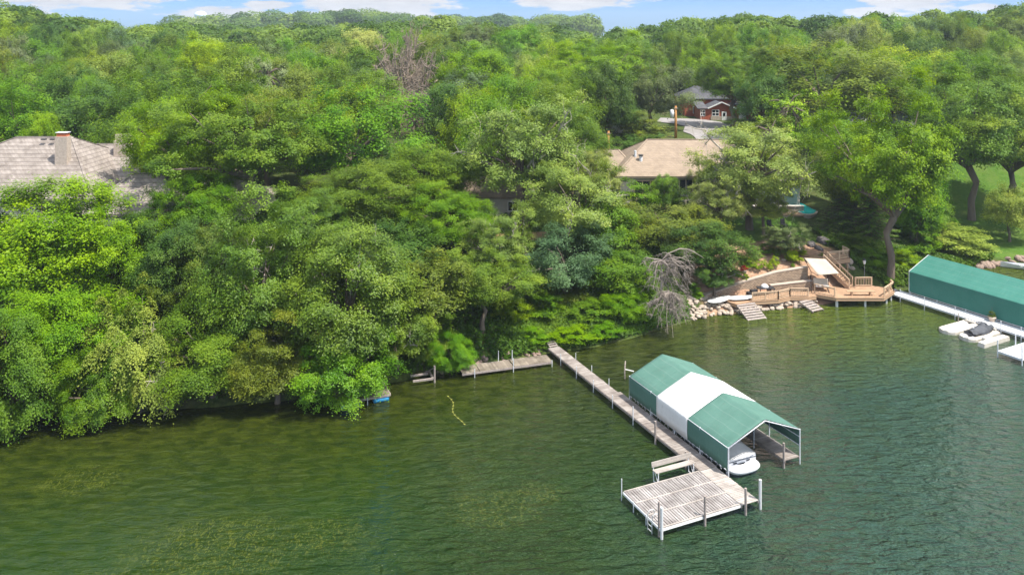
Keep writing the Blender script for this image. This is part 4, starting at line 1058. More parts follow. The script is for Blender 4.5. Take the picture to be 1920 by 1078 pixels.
MB().prism(lp, 3.17, 3.2).build('deck_boards', M_cedar, LD); MB().prism([(x*.985, y*.98) for x, y in lp], 2.75, 3.165).build('fascia', M_cedar_plain, LD)
railing(LD, [(34.35-34.5, 86.65-87.5, 3.2), (37.0-34.5, 87.75-87.5, 3.2), (36.85-34.5, 89.1-87.5, 3.2)])
for x, y in ((32.6, 87.0), (36.8, 87.8), (33.4, 86.1)): post(LD, x-34.5, y-87.5, .8, 2.75, .08, M_cedar_plain, 'pier', True)
# boardwalk
BW = thing('boardwalk', 'low tan boardwalk with a railing zigzagging along the riprap to the timber deck', 'deck', (26.9, 81, 0))
bpoly = [(x-26.9, y-81) for x, y in ((31.2, 81.9), (30.3, 81.6), (28.4, 81.6), (26.9, 80.7), (24.1, 80.2), (22.3, 79.4), (21.6, 80.3), (23.8, 81.6), (26.6, 82.4), (28.3, 83.2), (31.2, 83.4))]
MB().prism(bpoly, .93, .96).build('deck_boards', M_cedar, BW); MB().prism([(x*.99, y*.97+.02) for x, y in bpoly], .62, .928).build('fascia', M_cedar_plain, BW)
railing(BW, [(-2.75, -.65, .96), (0, -.15, .96), (1.5, .75, .96), (3.35, .75, .96)], h=.85, spacing=1.45)
post(BW, -3.4, -1.0, -.2, .62, .09, M_cedar_plain, 'pier', True)
# bench on the deck
bb = thing('deck_bench', 'long low backless tan bench on the lake side of the timber deck', 'bench', (35.75, 82.0, 1.0))
MB().box((0, 0, .43), (2.9, .38, .06)).build('seat', M_cedar_plain, bb)
for x in (-.95, .95): MB().box((x, 0, .2), (.12, .32, .4)).build('leg', M_cedar_plain, bb)
# storage box, lamp
sb = thing('storage_box', 'black lidded storage box behind the right railing of the timber deck', 'box', (40.35, 84.9, th(40.35, 84.9)), .25)
MB().box((0, 0, .4), (1.5, .8, .8), taper=.96).build('body', M_black, sb); MB().box((0, 0, .86), (1.6, .9, .12), taper=.9).build('lid', M_cover, sb)
lm = thing('lamp_post', 'black lamp post with a white glass lantern at the back of the timber deck', 'lamp', (37.55, 85.25, .95))
MB().tube([(0, 0, 0), (0, 0, .12), (0, 0, .2), (0, 0, 2.3)], [.11, .1, .045, .035], 10).build('pole', M_iron, lm, True)
mb = MB(); mb.tube([(0, 0, 2.3), (0, 0, 2.36), (0, 0, 2.72)], [.06, .11, .17], 6); mb.build('lantern_glass', M_whitepvc, lm)
mb = MB(); mb.tube([(0, 0, 2.72), (0, 0, 2.86), (0, 0, 2.95)], [.2, .08, .02], 6); mb.build('cap', M_iron, lm)
# shade swing
SW = thing('shade_swing', 'beige patio swing under a tilted square shade canopy at the foot of the stairs', 'swing', (32.3, 83.9, 1.0), R_(-12))
cor = [(-1.55, 1.0, 3.2), (.55, 1.25, 3.0), (1.75, -.5, 2.05), (-.45, -1.15, 1.85)]
cor = [(-1.45, .95, 2.95), (.7, .95, 2.95), (1.75, -.75, 2.0), (-.35, -.95, 1.75)]
rows = []
for i in range(9):
    u = i/8; ro = []
    for j in range(9):
        v_ = j/8; p = (Vector(cor[0])*(1-u)+Vector(cor[3])*u)*(1-v_)+(Vector(cor[1])*(1-u)+Vector(cor[2])*u)*v_
        p.z -= .13*math.sin(math.pi*u)*math.sin(math.pi*v_); p += Vector((0, .0, 0))
        ed = .06*(math.sin(math.pi*u)); ro.append(tuple(p))
    rows.append(ro)
sh = MB().grid(rows).build('shade_canopy', M_beige, SW, True); sh.modifiers.new('t', 'SOLIDIFY').thickness = .02
mb = MB(); 
for s_, c0, c1 in ((-1, cor[0], cor[3]), (1, cor[1], cor[2])):
    x = .85*s_
    mb.tube([(x-.1, -1.0, 0), (x-.15, -.7, .55), (x-.05, -.1, 1.2), (x, .35, 1.75), (c0[0], c0[1]-.05, c0[2]-.05)], .032, 7); mb.tube([(x, 1.0, 0), (x, .75, .9), (x, .2, 1.6)], .032, 7); mb.bar((x-.1, -1.05, .03), (x, 1.05, .03), .05)
    mb.tube([(x, .35, 1.7), ((c1[0]), c1[1]+.03, c1[2]-.04)], .024, 6)
mb.bar((-.85, .9, .06), (.85, .9, .06), .05); mb.build('frame', M_iron, SW, True)
mb = MB(); mb.box((.1, -.35, .48), (1.5, .65, .12)); mb.build('seat_cushion', M_beige, SW)
mb = MB(); mb.box((.1, .05, .82), (1.5, .12, .65), rot=Euler((R_(-22), 0, 0)).to_matrix()); mb.build('back_cushion', M_beige, SW)
for x in (-.25, .5): MB().box((x, -.62, .58), (.55, .45, .1), rot=Euler((R_(8), 0, 0)).to_matrix()).build('pillow', M_cwhite, SW)
# paddle boards
def paddle(x, y, z, rz, lab):
    t_ = thing('paddle_board', lab, 'paddle board', (x, y, z), rz, 'white paddle boards by the boardwalk'); secs = []
    for k in range(25):
        f = k/24; xx = -1.55+3.1*f; w = .46*max(0, 1-abs(2*f-1)**2.6)**.6+.003; up_ = .10*abs(2*f-1)**3
        secs.append([(xx, -w, .10+up_), (xx, -w*.8, .155+up_), (xx, 0, .165+up_), (xx, w*.8, .155+up_), (xx, w, .10+up_), (xx, w*.7, .03+up_), (xx, -w*.7, .03+up_), (xx, -w, .10+up_)])
    MB().grid(secs).build('board', M_whitepvc, t_, True)
    mb = MB(); mb.box((.2, 0, .172), (1.0, .55, .008)); mb.build('deck_pad', M_gelgrey if 0 else M_whitetrim, t_)
    mb = MB(); mb.box((-1.35, 0, -.02), (.16, .02, .14)); mb.build('fin', M_black, t_)
    mb = MB(); mb.tube([(.95, -.2, .175), (1.2, .2, .19)], .008, 4); mb.tube([(.95, .2, .175), (1.2, -.2, .19)], .008, 4); mb.build('bungee', M_iron, t_)
    t_.scale = (1, 1.25, 1); return t_
paddle(20.75, 80.3, 1.02, math.atan2(1.2, 1.8)+.0, 'white paddle board lying on the stones at the left end of the boardwalk')
paddle(22.9, 80.85, 1.05, .16, 'white paddle board lying on the tan boards at the left end of the boardwalk')
# grill table and small dome
GT = thing('patio_table', 'dark square patio table with a white dome on it between boardwalk and wall', 'table', (26.3, 82.95, .75), .12)
MB().box((0, 0, .75), (1.7, .9, .05)).build('table_top', M_black, GT)
for x in (-.75, .75):
    for y in (-.38, .38): MB().box((x, y, .37), (.07, .07, .72)).build('leg', M_black, GT)
DM = thing('white_dome_lid', 'small white dome resting on the dark patio table', 'lid', (26.2, 83.0, 1.53))
mb = MB(); mb.tube([(0, 0, 0), (0, 0, .12), (0, 0, .26), (0, 0, .34), (0, 0, .37)], [.42, .40, .28, .14, .03], 18); mb.build('dome', M_whitepvc, DM, True)
BK = thing('stacked_crates', 'black crates lying beside the dark patio table at the foot of the wall', 'crates', (24.9, 82.85, .8), .1)
mb = MB(); mb.box((0, 0, .15), (1.1, .5, .3)); mb.build('lower_crate', M_black, BK); MB().box((.15, .05, .40), (.7, .45, .2), rz=.2).build('upper_crate', M_black, BK)
# pallet ramps
def pallet(x, y, z, rz, tilt, n, lab, L=2.3, Wd=2.1):
    t_ = thing('pallet_ramp', lab, 'ramp', (x, y, z), rz, 'slatted ramps leaning into the water'); t_.rotation_euler = (R_(tilt), 0, rz)
    mb = MB()
    for k in range(n): mb.box((0, -L/2+(k+.5)*L/n, .04), (Wd, L/n*.66, .03))
    mb.build('slats', M_greywood, t_)
    for s_ in (-1, 1): MB().box((s_*(Wd/2-.02), 0, -.02), (.07, L, .12)).build('side_rail', M_greywood, t_)
pallet(23.6, 78.9, .42, R_(18), 24, 7, 'grey slatted ramp sloping from the boardwalk over the riprap into the water')
pallet(30.2, 80.75, .38, R_(28), 16, 5, 'slatted pallet ramp between the riprap and the corner of the timber deck', 1.9, 1.5)
# retaining wall
RW = [(19.6, 81.6, 1.15, .6), (21.3, 82.5, 1.35, .6), (24.5, 83.6, 2.0, .7), (27.9, 84.6, 2.6, .7), (31.4, 85.1, 3.0, .7)]
rwt = thing('retaining_wall', 'stepped tan stacked stone retaining wall behind the boardwalk', 'wall', (19.6, 81.6, 0))
mb = MB(); mc = MB()
for (x0, y0, z0, _), (x1, y1, z1, _) in zip(RW[:-1], RW[1:]):
    a = Vector((x0-19.6, y0-81.6, 0)); b = Vector((x1-19.6, y1-81.6, 0)); nrm = Vector((-(b-a).y, (b-a).x, 0)).normalized()
    for off_, zt0, zt1 in ((0, z0, z1),):
        q = [a-nrm*.15, b-nrm*.15, b+nrm*.3, a+nrm*.3]; i = len(mb.v)
        for p in q: mb.v.append((p.x, p.y, .4))
        for p, zt in zip(q, (zt0, zt1, zt1, zt0)): mb.v.append((p.x, p.y, zt))
        for f in ((0, 1, 5, 4), (1, 2, 6, 5), (2, 3, 7, 6), (3, 0, 4, 7), (4, 5, 6, 7)): mb.f.append(tuple(i+k for k in f)); mb.m.append(0)
    mc.bar(a+nrm*.07+Vector((0, 0, z0+.04)), b+nrm*.07+Vector((0, 0, z1+.04)), .5, .07)
mb.build('stone_face', M_wallstone, rwt); mc.build('capstones', M_lightstone, rwt)
rw2 = thing('lower_stone_wall', 'low tan stone wall beside the shade swing below the main retaining wall', 'wall', (27.0, 83.6, 0))
mb = MB(); mb.bar((0, .1, 1.05), (4.6, .75, 1.35), .4, .9); mb.build('stone_face', M_wallstone, rw2); mb = MB(); mb.bar((0, .1, 1.53), (4.6, .75, 1.83), .5, .07); mb.build('capstones', M_lightstone, rw2)
# stones
def stone_mesh(seed, m=None):
    m = m or M_stone
    r = random.Random(seed); bm = bmesh_ico(2); 
    ks = [(Vector((r.uniform(-1, 1), r.uniform(-1, 1), r.uniform(-1, 1))).normalized(), r.uniform(.12, .34)) for _ in range(7)]
    for v_ in bm.verts:
        d = v_.co.normalized(); k = 1.0
        for n_, s_ in ks: k -= s_*max(0, d.dot(n_)-.35)
        v_.co = d*k
    me_ = bpy.data.meshes.new('stone'); bm.to_mesh(me_); bm.free(); me_.materials.append(m); return me_
import bmesh
def bmesh_ico(s):
    bm = bmesh.new(); bmesh.ops.create_icosphere(bm, subdivisions=s, radius=1); return bm
STM = [stone_mesh(i) for i in range(6)]; STR = [stone_mesh(i, M_redstone) for i in range(4)]; STD = [stone_mesh(i, stone_mat('dark_rock', (.10, .09, .09), (.16, .14, .13), (.05, .045, .045))) for i in range(2)]
def stone(x, y, s, label, group, zo=0, ms=None):
    o = bpy.data.objects.new('shore_stone', random.choice(ms or STM)); col.objects.link(o)
    o.location = (x, y, max(th(x, y), 0.0)+s*.25+zo); o.scale = (s*random.uniform(.8, 1.3), s*random.uniform(.8, 1.2), s*random.uniform(.55, .85)); o.rotation_euler = (random.uniform(-.4, .4), random.uniform(-.4, .4), random.uniform(0, 6))
    tag(o, label, 'stone', group)
for k in range(290):
    x = random.uniform(17.4, 31.3)**1.0 if k % 3 else random.uniform(17.4, 24); y = shoreY(x)+random.uniform(-.35, 1.1 if x > 22 else 2.6)
    stone(x, y, random.uniform(.17, .36), ('pale tan riprap stone heaped left of the big slatted ramp' if x < 22.6 else 'pale tan riprap stone between the two slatted ramps' if x < 29.2 else 'pale tan riprap stone under the corner of the timber deck'), 'riprap stones below the boardwalk', random.uniform(0, .12))
for k in range(46):
    x = random.uniform(-7.2, 4.5); y = shoreY(x)+random.uniform(-.2, .8)
    stone(x, y, random.uniform(.10, .30), 'brown shore stone behind the old plank dock', 'stones behind the old plank dock', 0, STR)
for k in range(24):
    x = random.uniform(55, 66); y = shoreY(x)+random.uniform(-.3, .7)
    stone(x, y, random.uniform(.35, .7), 'big reddish brown boulder edging the lawn behind the long green boathouse', 'boulders edging the lawn', 0, STR)
for k, (px, py, s) in enumerate(((1455, 487, .4), (1470, 489, .3), (1520, 460, .7), (1536, 468, .6), (1546, 455, .8), (1585, 500, .5), (1592, 492, .6), (1597, 505, .4))):
    x, y, _ = ground_hit(px, py)
    stone(x, y, s, ['grey garden rock left of the lime shrub', 'small pale garden rock beside the lime shrub', 'dark wet rock left of the little waterfall bed', 'dark wet rock in front of the upper landing', 'largest dark rock above the upper landing', 'grey rock right of the wooden stairs', 'biggest grey rock under the upper landing railing', 'small rock by the lower stair railing'][k], 'garden rocks by the stairs', 0, STD if 2 <= k <= 4 else None)
# dead leaning tree over the water
M_snag = bark_mat('snag_twigs', (.17, .14, .115), (.36, .31, .265))
DT = thing('dead_tree', 'bare silvery dead tree leaning from the bank over the water', 'tree', (11.7, 75.2, .6))
r = np.random.default_rng(77); mb = MB(); mt = MB()
x0, y0 = 11.7, 75.2
def dtp(px, py, Y): return Vector(((px-CX)/F*Y-x0, Y-y0, CAMH-(py-HOR)/F*Y-.6))
base = dtp(1186, 588, 75.4); mid = dtp(1222, 569, 74.6); crotch = dtp(1238, 560, 74.3); top1 = dtp(1240, 490, 74.6); top2 = dtp(1253, 548, 73.8)
mt.tube([base, mid, crotch], [.30, .22, .15], 9); mt.tube([crotch, crotch.lerp(top1, .5)+Vector((.1, 0, 0)), top1], [.12, .09, .05], 7); mt.build('trunk', M_dead, DT, True)
def droop_(p0, p1, rad, depth, k):
    p0 = Vector(p0); p1 = Vector(p1); L = (p1-p0).length; pts_ = []
    for i in range(6): f = i/5; q = p0.lerp(p1, f); q.z += .30*L*math.sin(math.pi*f*.9)*.9; q += Vector(r.normal(size=3))*L*.02; pts_.append(q)
    mb.tube(pts_, [rad*(1-.7*i/5) for i in range(6)], 4, cap=False)
    if depth:
        for j in range(k):
            f = .25+.75*r.random(); q = pts_[int(f*5)]; e = q+Vector((r.normal()*.55+(p1-p0).x*.35/L, r.normal()*.55, -.35-.6*r.random())).normalized()*L*(.28+.22*r.random()); droop_(q, e, rad*.5, depth-1, k)
for px, py, Y in ((1200, 500, 74.5), (1207, 520, 74), (1295, 535, 73.6), (1288, 515, 74.3), (1270, 540, 73.4), (1224, 545, 73.2), (1322, 492, 75.2)): droop_(top1, dtp(px, py, Y), .065, 3, 6)
for px, py, Y in ((1222, 600, 73.0), (1250, 632, 72.2), (1270, 618, 72.6), (1281, 595, 73.2), (1240, 590, 72.4), (1262, 636, 72.4)): droop_(top2, dtp(px, py, Y), .065, 3, 6)
droop_(crotch, top2, .08, 1, 4)
for q_ in range(9): droop_(top1, dtp(r.uniform(1205, 1305), r.uniform(500, 570), r.uniform(73.2, 75.2)), .045, 2, 7)
for q_ in range(14): droop_(crotch.lerp(top1, r.uniform(.1, .95)), dtp(r.uniform(1208, 1295), r.uniform(520, 610), r.uniform(73, 75)), .04, 2, 7)
for q_ in range(12): droop_(top2, dtp(r.uniform(1212, 1290), r.uniform(580, 630), r.uniform(72.2, 74.2)), .045, 2, 7)
mb.build('branches', M_snag, DT, True)
# ------------------------------------------------------------------ long green boathouse and its dock
gs = (.476, -.879); gpv = (.879, .476)      # along the ridge towards the lake, and to the right
GA = math.atan2(gpv[1], gpv[0])             # local x to the right, local y towards the shore
def gthing(name, label, cat, sx, sy, z=0, group=None): return thing(name, label, cat, (41.8+gpv[0]*sx-gs[0]*sy, 84.1+gpv[1]*sx-gs[1]*sy, z), GA, group)
BH = gthing('boathouse_canopy', 'long teal green fabric boathouse canopy standing in the lake at the right edge', 'boat canopy', 0, 0)
LW = 6.3; LB = -24
secs = []
for k in range(41):
    y = LB*k/40; sg = .06*abs(math.sin(k*math.pi/5)); secs.append([(-.02, y, .72), (-.04, y, 1.8), (-.03, y, 2.8), (.05, y, 2.86), (LW*.25, y, 3.48-sg), (LW*.5, y, 4.1), (LW*.75, y, 3.48-sg), (LW-.05, y, 2.86), (LW+.03, y, 2.8), (LW+.02, y, .72)])
cv = MB().grid(secs).build('cover', M_cgreen2, BH, False); cv.modifiers.new('t', 'SOLIDIFY').thickness = .015
mb = MB(); mb.quad((0, .0, .72), (LW, .0, .72), (LW, 0, 2.86), (LW/2, 0, 4.1), (0, 0, 2.86)); mb.build('end_panel', M_cgreen2, BH)
mb = MB(); mb.bar((-.06, .02, 2.86), (LW/2, .02, 4.13), .05, .05); mb.bar((LW/2, .02, 4.13), (LW+.06, .02, 2.86), .05, .05); mb.bar((-.06, .02, .7), (-.06, .02, 2.86), .05, .05); mb.build('edge_trim', M_whitepvc, BH)
mb = MB(); mb.tube([(-.08, 0, .68), (-.08, LB, .68)], .035, 8); mb.tube([(LW+.08, 0, .68), (LW+.08, LB, .68)], .035, 8); mb.build('base_rail', M_alu, BH, True)
for k in range(9):
    for x in (-.08, LW+.08): post(BH, x, -.1+k*LB/8, -1.5, .75, .045, M_alu, 'leg')
WD = gthing('white_dock', 'white panelled aluminium dock beside the long green boathouse', 'dock', 0, 0)
def whitepanel():
    m = plank_mat('white_dock_panel', (.74, .74, .75), (.80, .80, .80), (.62, .62, .64), .2, 'Y', .5, True); return m
M_wd = noisy('white_dock_top', (.50, .50, .52), (.60, .60, .60), 6, .5, .3, .2)
for k in range(8):
    y1 = .9-k*3.1; planks('deck_section', -1.85, -.12, y1-3.06, y1, .56, M_wd, WD, 'y', .153, .006, .001)
mb = MB(); mb.box((-1.87, -10.9, .48), (.05, 24, .17)); mb.box((-.11, -10.9, .48), (.04, 24, .17)); mb.build('side_beam', M_alu, WD)
planks('finger_section', -7.2, -1.9, -15.35, -13.45, .56, M_wd, WD, 'x', .2, .006, .001)
mb = MB(); mb.box((-4.55, -15.38, .48), (5.3, .05, .17)); mb.box((-4.55, -13.42, .48), (5.3, .05, .17)); mb.box((-7.22, -14.4, .48), (.05, 1.95, .17)); mb.build('finger_beam', M_alu, WD)
for y in (-.3, -3.0, -6.2, -10.6, -12.4): post(WD, -1.95, y, -1.5, 1.35, .04, M_alu)
for x, y, h in ((-7.25, -13.4, 1.5), (-7.2, -15.4, 1.75), (-4.6, -13.4, 1.5), (-4.5, -15.42, 1.6)): post(WD, x, y, -1.5, h, .05, M_alu)
post(WD, -3.0, -7.2, -1.5, 1.2, .045, M_greywood)
PT = gthing('potted_plant', 'small leafy plant in a cream clay pot on the white dock', 'plant', -.62, -9.0, .57)
mb = MB(); mb.tube([(0, 0, 0), (0, 0, .02), (0, 0, .34), (0, 0, .36), (0, 0, .42)], [.2, .22, .31, .36, .36], 18); mb.build('pot', M_terra, PT, True)
Pb = PR['bush'][0]; c = bpy.data.objects.new('foliage', Pb.crown); col.objects.link(c); c.parent = PT; c.location = (0, 0, .4); c.scale = (.34, .34, .62); c.color = (.12, .17, .03, 1)
MB().tube([(0, 0, .4), (.02, .01, 1.0), (.0, .03, 1.35)], [.02, .015, .01], 5).build('stem', M_bark, PT)
# drive-on floats and watercraft
def float_dock(sx, sy, lab):
    t_ = gthing('float_port', lab, 'floating dock', sx, sy, 0, 'cream drive-on floats beside the white dock'); secs = []
    for k in range(31):
        f = k/30; xx = -4.3+4.3*f; w = .82*(min(1, (f*7)**.5) if f < .14 else 1); rib = .02*math.sin(f*60)
        g = -.10*math.exp(0)
        secs.append([(xx, -w, .0), (xx, -w-.0, .24+rib), (xx, -w*.85, .33+rib), (xx, -w*.32, .33+rib), (xx, -w*.14, .20), (xx, w*.14, .20), (xx, w*.32, .33+rib), (xx, w*.85, .33+rib), (xx, w, .24+rib), (xx, w, 0)])
    mb = MB(); mb.grid(secs); mb.cur = 1
    for k in range(7):
        for s_ in (-1, 1): mb.box((-3.5+k*.45, s_*.36, .345), (.16, .09, .03))
    mb.build('float_body', [M_cream, M_gelgrey], t_); MB().box((-.05, 0, .4), (.3, .9, .16)).build('winch_block', M_cream, t_); return t_
float_dock(-1.97, -7.8, 'empty cream drive-on float, the farther one toward the timber deck')
float_dock(-1.97, -9.75, 'cream drive-on float carrying the covered watercraft')
fb = gthing('float_walkway', 'narrow cream float walkway between the covered watercraft and the white finger dock', 'floating dock', -2.4, -11.4)
MB().box((-2.0, 0, .18), (3.9, .62, .36), taper=.96).build('float_body', M_cream, fb); MB().box((-2.2, .46, .30), (1.3, .28, .34), taper=.9).build('side_block', M_cream, fb)
PW = gthing('covered_watercraft', 'personal watercraft under a dark grey cover on the cream float', 'watercraft', -3.6, -9.75, .28)
secs = []
for k in range(21):
    f = k/20; xx = -1.65+3.3*f; w = .60*(1-abs(2*f-.85)**2.6*.75) if f < .92 else .25; hgt_ = .45+.42*math.exp(-((f-.62)/.13)**2)+.18*math.exp(-((f-.30)/.22)**2)
    w = max(w, .16); ro = []
    for j in range(15):
        a = math.pi*j/14; rr = .02*math.sin(j*2.4+k*1.9); ro.append((xx, -w*math.cos(a)*(1.0 if j not in (0, 14) else 1.05), .12+(hgt_-.12)*math.sin(a)**(.85)*(1-.35*(math.cos(a)**2))+rr*math.sin(a)))
    secs.append(ro)
mb = MB(); mb.grid(secs); mb.f.append(tuple(range(15))); mb.m.append(0); mb.f.append(tuple(20*15+j for j in range(15))); mb.m.append(0); mb.build('cover', M_cover, PW, True)
secs = []
for k in range(13):
    f = k/12; xx = -1.7+3.45*f; w = .58*(1-max(0, (f-.6)/.4)**2*.85); secs.append([(xx, -w, .26), (xx, -w*.95, .12), (xx, -w*.4, -.02), (xx, w*.4, -.02), (xx, w*.95, .12), (xx, w, .26)])
mb = MB(); mb.grid(secs); mb.f.append((0, 1, 2, 3, 4, 5)); mb.m.append(0); mb.build('hull', M_black, PW, True)
for s_ in (-1, 1): MB().tube([(.42, 0, .86), (.30, .36*s_, .84), (.24, .44*s_, .80)], .035, 7).build('handlebar', M_cover, PW, True)
mb = MB(); mb.box((-1.1, .05, .62), (.16, .12, .05)); mb.box((.75, .02, .74), (.18, .1, .05)); mb.build('vent', M_whitepvc, PW)
# small white boat near lawn
RB = thing('row_boat', 'small white rowing boat moored off the boulders at the right edge of the photo', 'boat', (60.3, 94.6, 0), R_(-22))
secs = []; inn = []
for k in range(21):
    f = k/20; xx = -2.2+4.4*f; w = .72*max(.03, 1-(f**2.6)) if f > .0 else .6; w *= .8+.2*min(1, f*4) if f < .25 else 1; s_ = .45+.2*(1-f if 0 else f)**2
    secs.append([(xx, -w, s_), (xx, -w*.9, .12), (xx, 0, -.1), (xx, w*.9, .12), (xx, w, s_)]); inn.append([(xx, -w+.04, s_+.01), (xx, -w*.8, .2), (xx, 0, .1), (xx, w*.8, .2), (xx, w-.04, s_+.01)])
RB.rotation_euler[2] = R_(158)
MB().grid(secs).build('hull', M_gel, RB, True); MB().grid(inn).build('inner_hull', M_gelgrey, RB, True)
MB().quad((-2.2, -.58, .45), (-2.2, -.5, .1), (-2.2, 0, -.1), (-2.2, .5, .1), (-2.2, .58, .45)).build('transom', M_gel, RB)
for xx in (-1.2, .1): MB().box((xx, 0, .36), (.3, 1.2, .05)).build('seat', M_whitetrim, RB)
mb = MB(); mb.tube([(61, 93.8, -1.2), (61, 93.8, 1.2)], .045, 8); o = mb.build('mooring_post', M_alu); tag(o, 'thin metal pipe post in the water beside the small rowing boat', 'post')

# ------------------------------------------------------------------ houses
def hip_roof(par, x0, x1, y0, y1, ze, rx0, rx1, ry, zr, m, nm='roof', ov=.5, wall=None, zb=0, wm=None, ry1=None):
    X0, X1, Y0, Y1 = x0-ov, x1+ov, y0-ov, y1+ov; mb = MB(); ry1 = ry if ry1 is None else ry1
    A, B, C, D_ = (X0, Y0, ze), (X1, Y0, ze), (X1, Y1, ze), (X0, Y1, ze); P1, P2 = (rx0, ry, zr), (rx1, ry1, zr)
    mb.quad(A, B, P2, P1); mb.quad(B, C, P2) if P1 != P2 else mb.quad(B, C, P2); mb.quad(C, D_, P1, P2); mb.quad(D_, A, P1)
    z2 = ze-.22
    for a, b in ((A, B), (B, C), (C, D_), (D_, A)): mb.quad((a[0], a[1], z2), (b[0], b[1], z2), b, a)
    mb.quad((X0, Y0, z2), (X0, Y1, z2), (X1, Y1, z2), (X1, Y0, z2))
    r_ = mb.build(nm, m, par)
    mc = MB()
    for a, b in ((A, P1), (B, P2), (C, P2), (D_, P1)) + (((P1, P2),) if P1 != P2 else ()):
        mc.bar(Vector(a)+Vector((0, 0, .02)), Vector(b)+Vector((0, 0, .02)), .26, .06)
    mc.build('ridge_cap', m, r_)
    if wm: MB().box(((x0+x1)/2, (y0+y1)/2, (zb+z2)/2), (x1-x0, y1-y0, z2-zb)).build('wall', wm, par)
    return r_
LH = thing('shingled_house', 'large house with weathered cedar shake hip roofs and stone chimneys in the woods at left', 'house', (-52, 90, 0))
o_ = (-52, 90)
rr_ = hip_roof(LH, -67-o_[0], -43.2-o_[0], 82-o_[1], 100-o_[1], 11.0, -56.0-o_[0], -49.8-o_[0], 0.5, 16.1, M_shake, wm=M_stucco, zb=6.0)
hip_roof(LH, -52-o_[0], -37.5-o_[0], 88-o_[1], 101-o_[1], 10.9, -49.0-o_[0], -45.6-o_[0], 4.5, 14.75, M_shake, wm=M_stucco, zb=6.0, ov=.45)
hip_roof(LH, -43.0-o_[0], -33.2-o_[0], 79.8-o_[1], 90-o_[1], 9.9, -40.2-o_[0], -37.4-o_[0], -4.8, 12.95, M_shake, wm=M_stucco, zb=6.0, ov=.45)
hip_roof(LH, -36-o_[0], -27.8-o_[0], 84-o_[1], 94-o_[1], 9.4, -33-o_[0], -31-o_[0], -1, 11.6, M_shake, wm=M_stucco, zb=6.0, ov=.4)
ch = MB().box((-48.2-o_[0]-.4, 86.6-o_[1], 14.4), (1.28, .9, 4.6)).build('chimney', M_lightstone, rr_); MB().box((-48.6-o_[0], 86.6-o_[1], 16.85), (1.05, .7, .35)).build('clay_course', mat('clay', (.45, .13, .06), .8), ch); MB().box((-48.6-o_[0], 86.6-o_[1], 17.12), (1.25, .85, .06)).build('metal_cap', M_alu, ch)
c2 = MB().box((-45.2-o_[0], 93-o_[1], 14.2), (1.7, 1.1, 2.4)).build('chimney', M_lightstone, LH); 
for dx in (-.5, .5): MB().box((-45.2-o_[0]+dx, 93-o_[1], 15.75), (.6, .6, .7)).build('chimney_pot', M_lightstone, LH)
mb = MB(); 
for px, py in ((80, 264), (97, 264)): mb.box(((px-CX)/F*89-o_[0], 89.2-o_[1], CAMH-(py-HOR)/F*89+.12), (.5, .35, .14))
mb.build('roof_vent', M_iron, rr_)
mb = MB(); mb.tube([(-62-o_[0]+1.5, 85.5-o_[1], 12.6), (-62-o_[0]+1.5, 85.5-o_[1], 13.3)], .07, 8); mb.build('vent_pipe', M_whitepvc, rr_)
MH = thing('tan_roofed_house', 'house with a broad tan shingle roof and tall dark windows behind the pale trees', 'house', (25, 107, 0))
m_ = (25, 107)
def wx_(px, Y=107.0): return (px-CX)/F*Y-m_[0]
rf = hip_roof(MH, 14.5-m_[0], 38.5-m_[0], 0, 13.0, 8.85, 19.2-m_[0], 30.0-m_[0], 6.4, 12.75, M_asph, ov=.9, wm=M_stucco, zb=3.4)
hip_roof(MH, 8.6-m_[0], 16.5-m_[0], 2.5, 12, 9.0, 12.2-m_[0], 15.2-m_[0], 7.0, 11.2, M_asph, ov=.7, wm=M_stucco, zb=3.4)
MB().tube([(wx_(1194, 108.5), 2.9, 10.6), (wx_(1194, 108.5), 2.9, 11.7)], .17, 10).build('vent_pipe', M_alu, rf)
vp = MB().tube([(wx_(1204, 108), 2.1, 10.1), (wx_(1204, 108), 2.1, 11.1)], .24, 10).build('vent_pipe', M_alu, rf); MB().tube([(wx_(1204, 108), 2.1, 11.1), (wx_(1204, 108), 2.1, 11.25)], .34, 10).build('vent_cap', M_iron, vp)
def window(par, x, y, z0, z1, w, nx_=1, nz_=1, fm=M_whitetrim, frame=.09, d=.06):
    f = MB(); 
    for k in range(nx_+1): f.box((x-w/2+w*k/nx_, y-d/2, (z0+z1)/2), (frame, d, z1-z0+frame))
    for k in range(nz_+1): f.box((x, y-d/2-.004, z0+(z1-z0)*k/nz_), (w+frame, d, frame))
    fo = f.build('window', fm, par); MB().box((x, y-.012, (z0+z1)/2), (w, .02, z1-z0)).build('pane', M_glass, fo); return fo
window(MH, wx_(1286), -.02, 4.6, 6.0, 3.6, 4, 1, M_beige, .14); window(MH, wx_(1286), -.02, 6.6, 8.3, 3.6, 4, 1, M_beige, .14)
window(MH, wx_(1345), -.02, 4.6, 8.0, 2.2, 2, 2, M_beige, .12); window(MH, wx_(1400), -.02, 4.6, 7.6, 2.2, 2, 2, M_beige, .12); window(MH, wx_(1212), -.02, 6.4, 8.1, 3.2, 3, 1, M_beige, .12)
bal = MB().box((wx_(1212), -1.0, 5.95), (3.6, 2.0, .3)).build('balcony', M_beige, MH)
mb = MB()
for k in range(14): mb.box((wx_(1212)-1.75+k*.27, -1.95, 6.6), (.03, .03, 1.0))
mb.box((wx_(1212), -1.95, 7.12), (3.6, .06, .06)); mb.build('railing', M_iron, bal)
for x in (-1.7, 1.7): MB().box((wx_(1212)+x, -1.9, 4.9), (.16, .16, 1.9)).build('balcony_post', M_beige, bal)
MB().box((wx_(1312), -.25, 6.1), (.9, .5, 5.0)).build('pier', M_stucco, MH)
